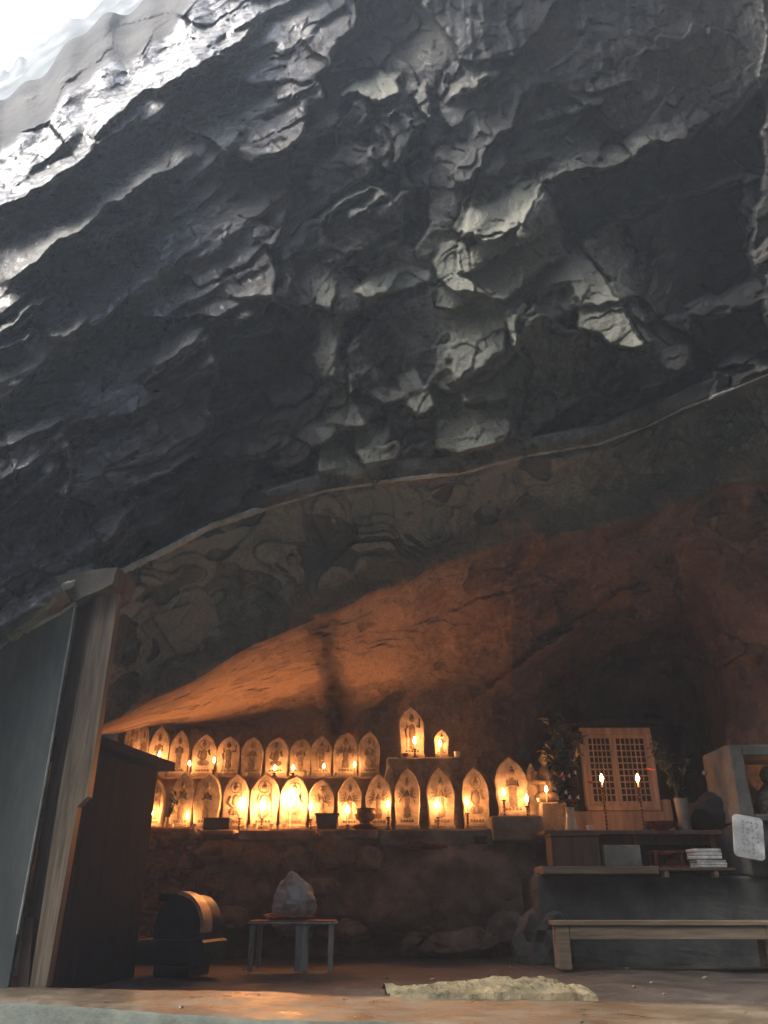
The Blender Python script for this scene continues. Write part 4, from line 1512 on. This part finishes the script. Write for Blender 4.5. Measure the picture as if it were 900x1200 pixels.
# concrete niche at the right edge
YN = 10.2
def niche():
    x0 = P(853, 872, YN).x
    z1 = P(870, 872, YN).z
    z0 = P(870, 962, YN).z
    t = thing('concrete_niche', 'weathered concrete niche with an orange-lit hollow at the right edge', 'niche', (x0, YN, z0))
    H_, W_ = z1 - z0, 1.5
    f = .17
    MB().box(0, f, 0, .9, 0, H_, .015).build('jamb', M['concrete'], t)
    MB().box(W_ - f, W_, 0, .9, 0, H_, .015).build('jamb', M['concrete'], t)
    MB().box(f + .002, W_ - f - .002, .02, .9, H_ - .13, H_ - .004, .012).build('lintel', M['concrete'], t)
    MB().box(f + .002, W_ - f - .002, .02, .9, 0, .07, .012).build('sill', M['concrete'], t)
    MB().box(f + .002, W_ - f - .002, .78, .88, .07, H_ - .13).build('back_wall', M['base'], t)
    for c in [c for c in t.children]:
        roughen(c, .015, 4, 270, 3)
    b = MB().box(.02, 1.6, .06, 1.0, Z_PLANK - .1 - z0, -.01, .03).build('base_block', M['concrete_dark'], t)
    roughen(b, .06, 2, 271, 8)
    s = thing('niche_figure', 'dark rounded stone figure inside the concrete niche at the right edge', 'statue', (x0 + .62, YN + .45, z0 + .07))
    MB().lathe([(.20, 0), (.22, .05), (.19, .25), (.12, .36), (.06, .42)], 14, None, .7).build('robe', M['relief'], s, True)
    MB().blob((0, 0, .50), (.10, .10, .12), 2).build('head', M['relief'], s, True)
niche()
candle('candle burning inside the concrete niche at the right edge', 935, 925, YN + .25, P(870, 962, YN).z + .07, .9, None)

# white sign leaning on the base
p = P(877, 981, 10.05)
t = thing('white_sign', 'white board with rounded corners and faded writing leaning below the concrete niche', 'sign', (p.x, 10.05, p.z))
t.rotation_euler = (-.12, math.radians(10), 0)
def rrect(w, h, r, n=5):
    o = []
    for cx, cz, a0 in ((w - r, h - r, 0), (-w + r, h - r, 90), (-w + r, -h + r, 180), (w - r, -h + r, 270)):
        for i in range(n + 1):
            a = math.radians(a0 + 90 * i / n)
            o.append((cx + r * math.cos(a), cz + r * math.sin(a)))
    return o
MB().prism(rrect(.172, .235, .05), -.012, .012).build('board', M['signwhite'], t)
for i, x in enumerate((.10, .045, -.01, -.065)):
    b = MB()
    z = .17
    while z > (-.16 if i else -.05):
        h = rng.uniform(.018, .03)
        for q in range(3):
            xx, zz_ = x + rng.uniform(-.012, .012), z - h * q / 3
            if q % 2:
                b.box(xx - .003, xx + .003, -.0145, -.013, zz_ - h * .5, zz_)
            else:
                b.box(xx - .013, xx + .011, -.0145, -.013, zz_ - .004, zz_)
        z -= h + .016
        if rng.random() < .25:
            z -= .04
    b.build('writing', M['ink'], t)

# ------------------------------------------------------------------ bench
YBN = 9.3
def bench():
    zt = P(760, 1079, YBN).z
    x0, x1 = P(652, 1079, YBN).x, P(909, 1079, YBN).x
    t = thing('wooden_bench', 'long plain pale wooden bench before the dark concrete platform', 'bench', (x0, YBN, 0), -.012)
    W = x1 - x0
    MB().box(-.03, W + .03, -.02, .32, zt - .045, zt, .006).build('seat', M['bench'], t)
    MB().box(.13, W - .13, .0, .035, zt - .17, zt - .046, .004).build('apron', M['bench'], t)
    MB().box(.13, W - .13, .26, .295, zt - .17, zt - .046, .004).build('apron', M['bench'], t)
    for x in (0, W - .125):
        for y in (0, .20):
            MB().box(x, x + .125, y, y + .10, 0, zt - .046, .006).build('leg', M['bench'], t)
bench()

# ------------------------------------------------------------------ table with stone
YT = 9.1
def table():
    zt = P(340, 1079, YT).z
    x0, x1 = P(293, 1080, YT).x, P(391, 1080, YT).x
    t = thing('small_table', 'small low table with thin pale legs and a red edge', 'table', (x0, YT, 0))
    W = x1 - x0
    MB().box(-.02, W + .02, -.02, .5, zt - .035, zt - .012, .006).build('table_top', M['whitewood'], t)
    MB().box(-.01, W + .01, -.01, .49, zt - .0115, zt, .003).build('cloth', M['redcloth'], t)
    for x, w, y in ((0, .05, 0), (W - .05, .05, 0), (0.02, .05, .42), (W - .07, .05, .42)):
        MB().box(x, x + w, y, y + .05, 0, zt - .036, .004).build('leg', M['whitewood'], t)
    MB().box(W * .55, W * .55 + .13, .0, .06, 0, zt - .036, .006).build('middle_post', M['whitewood'], t)
    c = thing('pale_rock', 'pointed grey-white rock on a red cushion on the small table', 'rock', (P(338, 1079, YT).x, YT + .2, zt))
    o = MB().blob((-.01, 0, .03), (.27, .17, .04), 3, .25, 5, 12).build('cushion', M['redcloth'], c, True)
    vs = MB().blob((0, 0, 0), (1, 1, 1), 3, .16, 1.4, 33, .9)
    vs.v = [(.03 + .225 * x * (1 - .22 * max(-.3, z)) - .03 * z, .15 * y * (1 - .4 * max(0, z)), max(.02, .19 + .24 * z)) for x, y, z in vs.v]
    o = vs.build('stone', M['crystal'], c)
    roughen(o, .06, 9, 402, 1)
table()

# ------------------------------------------------------------------ black iron burner with a bright arched rim
def burner():
    Y = 8.6
    x = P(212, 1110, Y).x
    s = 1 / ppm(212, 1095, Y)
    t = thing('iron_burner', 'black domed iron burner with a bright curved rim on a black box stand', 'burner', (x, Y, 0), math.radians(-14))
    zb_ = P(212, 1100, Y).z
    zt = P(212, 1049, Y).z
    MB().box(-44 * s, 42 * s, -.25, .3, .10, zb_, .02).build('stand', M['iron'], t)
    MB().box(-20 * s, 24 * s, -.2, .25, 0, .10, .01).build('foot', M['iron'], t)
    r = zt - zb_
    # vaulted body, open end to the right front
    arc = [(6 * s + 28 * s * math.cos(a), r * .28 + r * .72 * math.sin(a)) for a in np.linspace(0, math.pi, 15)]
    out = [(34 * s, 0)] + arc + [(-22 * s, 0)]
    m = MB().prism(out, -.22, .26)
    m.v = [(x_, y_, z_ + zb_ + .002) for x_, y_, z_ in m.v]
    m.build('body', M['iron'], t, True)
    cp = MB().box(-28 * s, -2 * s, -.12, .16, zt - .05, zt + .02, .012)
    cp.build('cap', M['iron'], t)
    # rim band
    vs, fs = [], []
    A = np.linspace(math.radians(-8), math.radians(86), 14)
    for i, a in enumerate(A):
        c, d = math.cos(a), math.sin(a)
        for rr, yy in ((1.0, -.27), (1.13, -.27), (1.13, -.08), (1.0, -.08)):
            vs.append((6 * s + 32 * s * rr * c, yy, zb_ + r * .28 + r * .72 * rr * d))
        if i:
            q = (i - 1) * 4
            for k in range(4):
                fs.append((q + k, q + (k + 1) % 4, q + 4 + (k + 1) % 4, q + 4 + k))
    fs += [(0, 1, 2, 3), (len(vs) - 1, len(vs) - 2, len(vs) - 3, len(vs) - 4)]
    MB().add(vs, fs).build('rim_band', M['rim'], t, True)
burner()

# ------------------------------------------------------------------ foreground kerb and the slab of rock on it
def kerb():
    zt = .10
    Bk = [Pz(px, py, zt) for px, py in ((-120, 1154), (0, 1155), (150, 1159), (300, 1162), (450, 1168), (650, 1172), (900, 1179), (1040, 1183))]
    Fr = [Pz(px, py, zt) for px, py in ((-120, 1168), (0, 1172), (150, 1181), (300, 1190), (450, 1195), (650, 1201), (900, 1209), (1040, 1214))]
    n, mrow = 150, 12
    def samp(L, t):
        f = t * (len(L) - 1)
        i = min(int(f), len(L) - 2)
        return L[i].lerp(L[i + 1], f - i)
    vs, fs = [], []
    for i in range(n):
        t = i / (n - 1)
        a, b = samp(Bk, t), samp(Fr, t)
        prof = [(a.x, a.y + .02, -.3), (a.x, a.y + .01, zt - .02)]
        for j in range(mrow):
            q = a.lerp(b, j / (mrow - 1))
            prof.append((q.x, q.y, zt - .012 * (j == mrow - 1)))
        prof += [(b.x, b.y - .012, zt - .04), (b.x, b.y - .02, -.6), (b.x, b.y - .02, -1.3)]
        vs += prof
        L = len(prof)
        if i:
            for k in range(L - 1):
                q = (i - 1) * L + k
                fs.append((q, q + 1, q + 1 + L, q + L))
    co = np.array(vs)
    h = fbm(co[:, 0] * 2.2, co[:, 1] * 2.2, co[:, 2] * 2, 301, 5)
    h2 = fbm(co[:, 0] * 7, co[:, 1] * 7, co[:, 2] * 5, 302, 4)
    co[:, 2] += .009 * h + .005 * h2
    co[:, 1] += .016 * h + .010 * h2
    o = thing('stone_kerb', 'x', 'kerb')
    V_ = [tuple(c) for c in co]
    cut = mrow + 1
    top = [f[::-1] for f in fs if f[0] % (mrow + 5) < cut]
    frn = [f[::-1] for f in fs if f[0] % (mrow + 5) >= cut]
    link_mesh('kerb_top', V_, top, M['kerb'], o, True)
    link_mesh('kerb_front', V_, frn, M['kerbfront'], o, True)
    for ch in o.children:
        b_ = bmesh.new(); b_.from_mesh(ch.data)
        bmesh.ops.delete(b_, geom=[v for v in b_.verts if not v.link_faces], context='VERTS')
        b_.to_mesh(ch.data); b_.free()
    g = MB()
    for i in range(30):
        q = samp(Bk, rng.random()).lerp(samp(Fr, rng.random()), .5)
        t_ = rng.random()
        q = samp(Bk, t_).lerp(samp(Fr, t_), rng.uniform(.03, .97))
        r_ = .003 + .011 * rng.random() ** 3
        g.blob((q.x, q.y, zt + .008 + r_ * .3), (r_ * rng.uniform(.8, 1.8), r_, r_ * .7), 1, .4, 2, i)
    gg = g.build('grit', M['kerb'])
    gg['kind'] = 'stuff'
    tag(o, 'long pale worn concrete kerb across the bottom of the view', 'kerb')
kerb()
def slab_rock():
    p = Pz(580, 1172, .10)
    s = ppm(580, 1165, p.y)
    t = MB()
    nx, ny = 70, 22
    W, D = 252 / s, .75
    vs, fs = [], []
    topf = poly_x([(0, 0), (.1, .25), (.3, .55), (.45, .75), (.56, 1.0), (.70, .88), (.86, .92), (.94, .45), (1.0, 0)])
    X, Yg = np.meshgrid(np.linspace(0, 1, nx), np.linspace(0, 1, ny))
    edge = np.minimum(1, np.minimum(Yg, 1 - Yg) * 5)
    hh = .088 * topf(X) * (edge ** .5) * (.75 + .25 * Yg) + .03 * fbm(X * 9, Yg * 4, 0 * X, 310, 5) * edge + .05 * terrace(fbm(X * 6, Yg * 3, 0 * X, 311, 3), 4) * edge + .012 * fbm(X * 30, Yg * 12, 0 * X, 314, 4) * edge
    xx = (X - .5) * W + .05 * fbm(X * 4, Yg * 6, 0 * X, 312, 3)
    yy = (Yg - .25) * D * (.55 + .45 * np.sin(np.pi * np.clip(X, .05, .95))) + .05 * fbm(X * 6, Yg * 2, 0 * X, 313, 3)
    o = grid_mesh('rock_slab', xx, yy, np.where(edge < .01, -.03, hh + .003), M['mossrock'], smooth_shade=False, flip=True)
    o.location = (p.x, p.y + .22, .10)
    tag(o, 'flat pale mossy rock lying on the kerb at the bottom centre', 'rock')
slab_rock()

# ------------------------------------------------------------------ left: board wall, post, booth
def left_side():
    Yp = 6.55
    # post: pale front plank with a notch, darker plank behind
    t = thing('wooden_post', 'thick weathered wooden post with a notched pale front face at the left', 'post', (P(45, 1150, Yp).x, Yp, 0))
    x0 = t.location.x
    def W(px, py, Y=Yp):
        q = P(px, py, Y)
        return (q.x - x0, q.z)
    out = [W(38, 1156), W(57, 1156), W(93, 946), W(105, 934), W(141, 697), W(113, 702), W(72, 930)]
    MB().prism(out, -.05, .06, None, .0).build('front_plank', M['post'], t)
    out = [W(20, 1156, Yp + .02), W(38.5, 1156, Yp + .02), W(72.5, 930, Yp + .02), W(113, 702, Yp + .02), W(94, 700, Yp + .02), W(56, 930, Yp + .02)]
    MB().prism(out, -.0, .16).build('back_plank', M['brownwood'], t)
    MB().prism([W(20, 1160, Yp - .03), W(34, 1160, Yp - .03), W(40, 1075, Yp - .03), W(30, 1075, Yp - .03)], -.05, .05).build('foot_block', M['brownwood'], t)
    # stone wedge on top of the post
    w = MB().prism([W(70, 683), W(146, 671), W(140, 692), (W(112, 704)), W(94, 712)], -.16, .35, None, .04).build('stone_wedge', M['wedge'])
    w.location = (x0, Yp, 0)
    roughen(w, .04, 4, 320, 3)
    tag(w, 'wedge of pale stone packed between the post top and the rock', 'stone')
    # grey board wall left of it
    Yb = 6.45
    t = thing('board_wall', 'grey-green board wall with a pale beaded edge at the left', 'wall', (P(20, 1150, Yb).x, Yb, 0))
    x0b = t.location.x
    def B(px, py, Y=Yb):
        q = P(px, py, Y)
        return (q.x - x0b, q.z)
    out = [B(-200, 1200), B(2, 1200), B(20, 1095), B(52, 920), B(88, 710), B(58, 726), B(20, 744), B(-40, 768), B(-200, 840)]
    b = MB().prism(out, 0, .05).build('board', M['panel'], t)
    e = MB()
    e.tube([(B(88.5, 709)[0], -.005, B(88.5, 709)[1]), (B(52.5, 920)[0], -.005, B(52.5, 920)[1]), (B(20.5, 1095)[0], -.005, B(20.5, 1095)[1])], .009, 6)
    e.build('edge_trim', M['trim'], t, True)
    e = MB()
    pts = [(-60, 776), (-20, 758), (20, 742), (40, 735), (58, 725), (72, 720), (89, 708)]
    for i in range(len(pts) - 1):
        pass
    e.tube([(B(*p)[0], -.01, B(*p)[1] + rng.uniform(-.01, .01)) for p in pts], [rng.uniform(.012, .022) for _ in pts], 7)
    e.build('top_trim', M['trim'], t, True)
    # dark wooden booth, running away from the viewer
    nb, fb_ = P(104, 876, 6.95), P(187, 903, 8.5)
    zt = (nb.z + fb_.z) / 2
    zt = nb.z
    t = thing('wooden_booth', 'dark plank booth with a thick sloping lid behind the post', 'booth', (nb.x, nb.y, 0))
    d = Vector((fb_.x - nb.x, fb_.y - nb.y, 0))
    L = d.length
    t.rotation_euler = (0, 0, math.atan2(d.y, d.x))
    slope = (fb_.z - nb.z) / L
    nP = 7
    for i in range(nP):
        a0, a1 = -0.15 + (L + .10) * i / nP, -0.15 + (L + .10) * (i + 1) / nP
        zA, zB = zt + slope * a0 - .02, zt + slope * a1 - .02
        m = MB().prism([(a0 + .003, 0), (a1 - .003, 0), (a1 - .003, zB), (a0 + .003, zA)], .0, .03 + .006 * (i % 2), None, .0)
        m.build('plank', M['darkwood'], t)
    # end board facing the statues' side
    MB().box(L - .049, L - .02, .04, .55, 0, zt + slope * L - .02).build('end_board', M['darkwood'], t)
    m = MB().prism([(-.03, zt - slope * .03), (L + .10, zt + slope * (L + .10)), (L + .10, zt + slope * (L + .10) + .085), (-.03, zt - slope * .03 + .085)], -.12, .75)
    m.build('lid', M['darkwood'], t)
    q = P(124, 870, 7.2)
    o = MB()
    for i in range(6):
        o.tube([(q.x + .06 * math.cos(k * .5 + i) * (1 + .1 * i), q.y + .05 * math.sin(k * .5 + i), zt + slope * .1 + .10 + .008 * i) for k in range(14)], .008, 5)
    o = o.build('rope_coil', M['trim'], None, True)
    tag(o, 'small coil of pale cord lying on the near end of the booth lid', 'rope')
left_side()




# ------------------------------------------------------------------ loose stones and grit trodden into the cave floor
def floor_grit():
    g = MB()
    for i in range(160):
        x, y = rng.uniform(-2.6, 4.6), rng.uniform(6.4, 10.6)
        r_ = .004 + .016 * rng.random() ** 4
        g.blob((x, y, r_ * .2), (r_ * rng.uniform(.8, 1.9), r_ * rng.uniform(.8, 1.4), r_ * .6), 1, .4, 2, i)
    o = g.build('gravel', M['wallmass'])
    o['kind'] = 'stuff'
floor_grit()
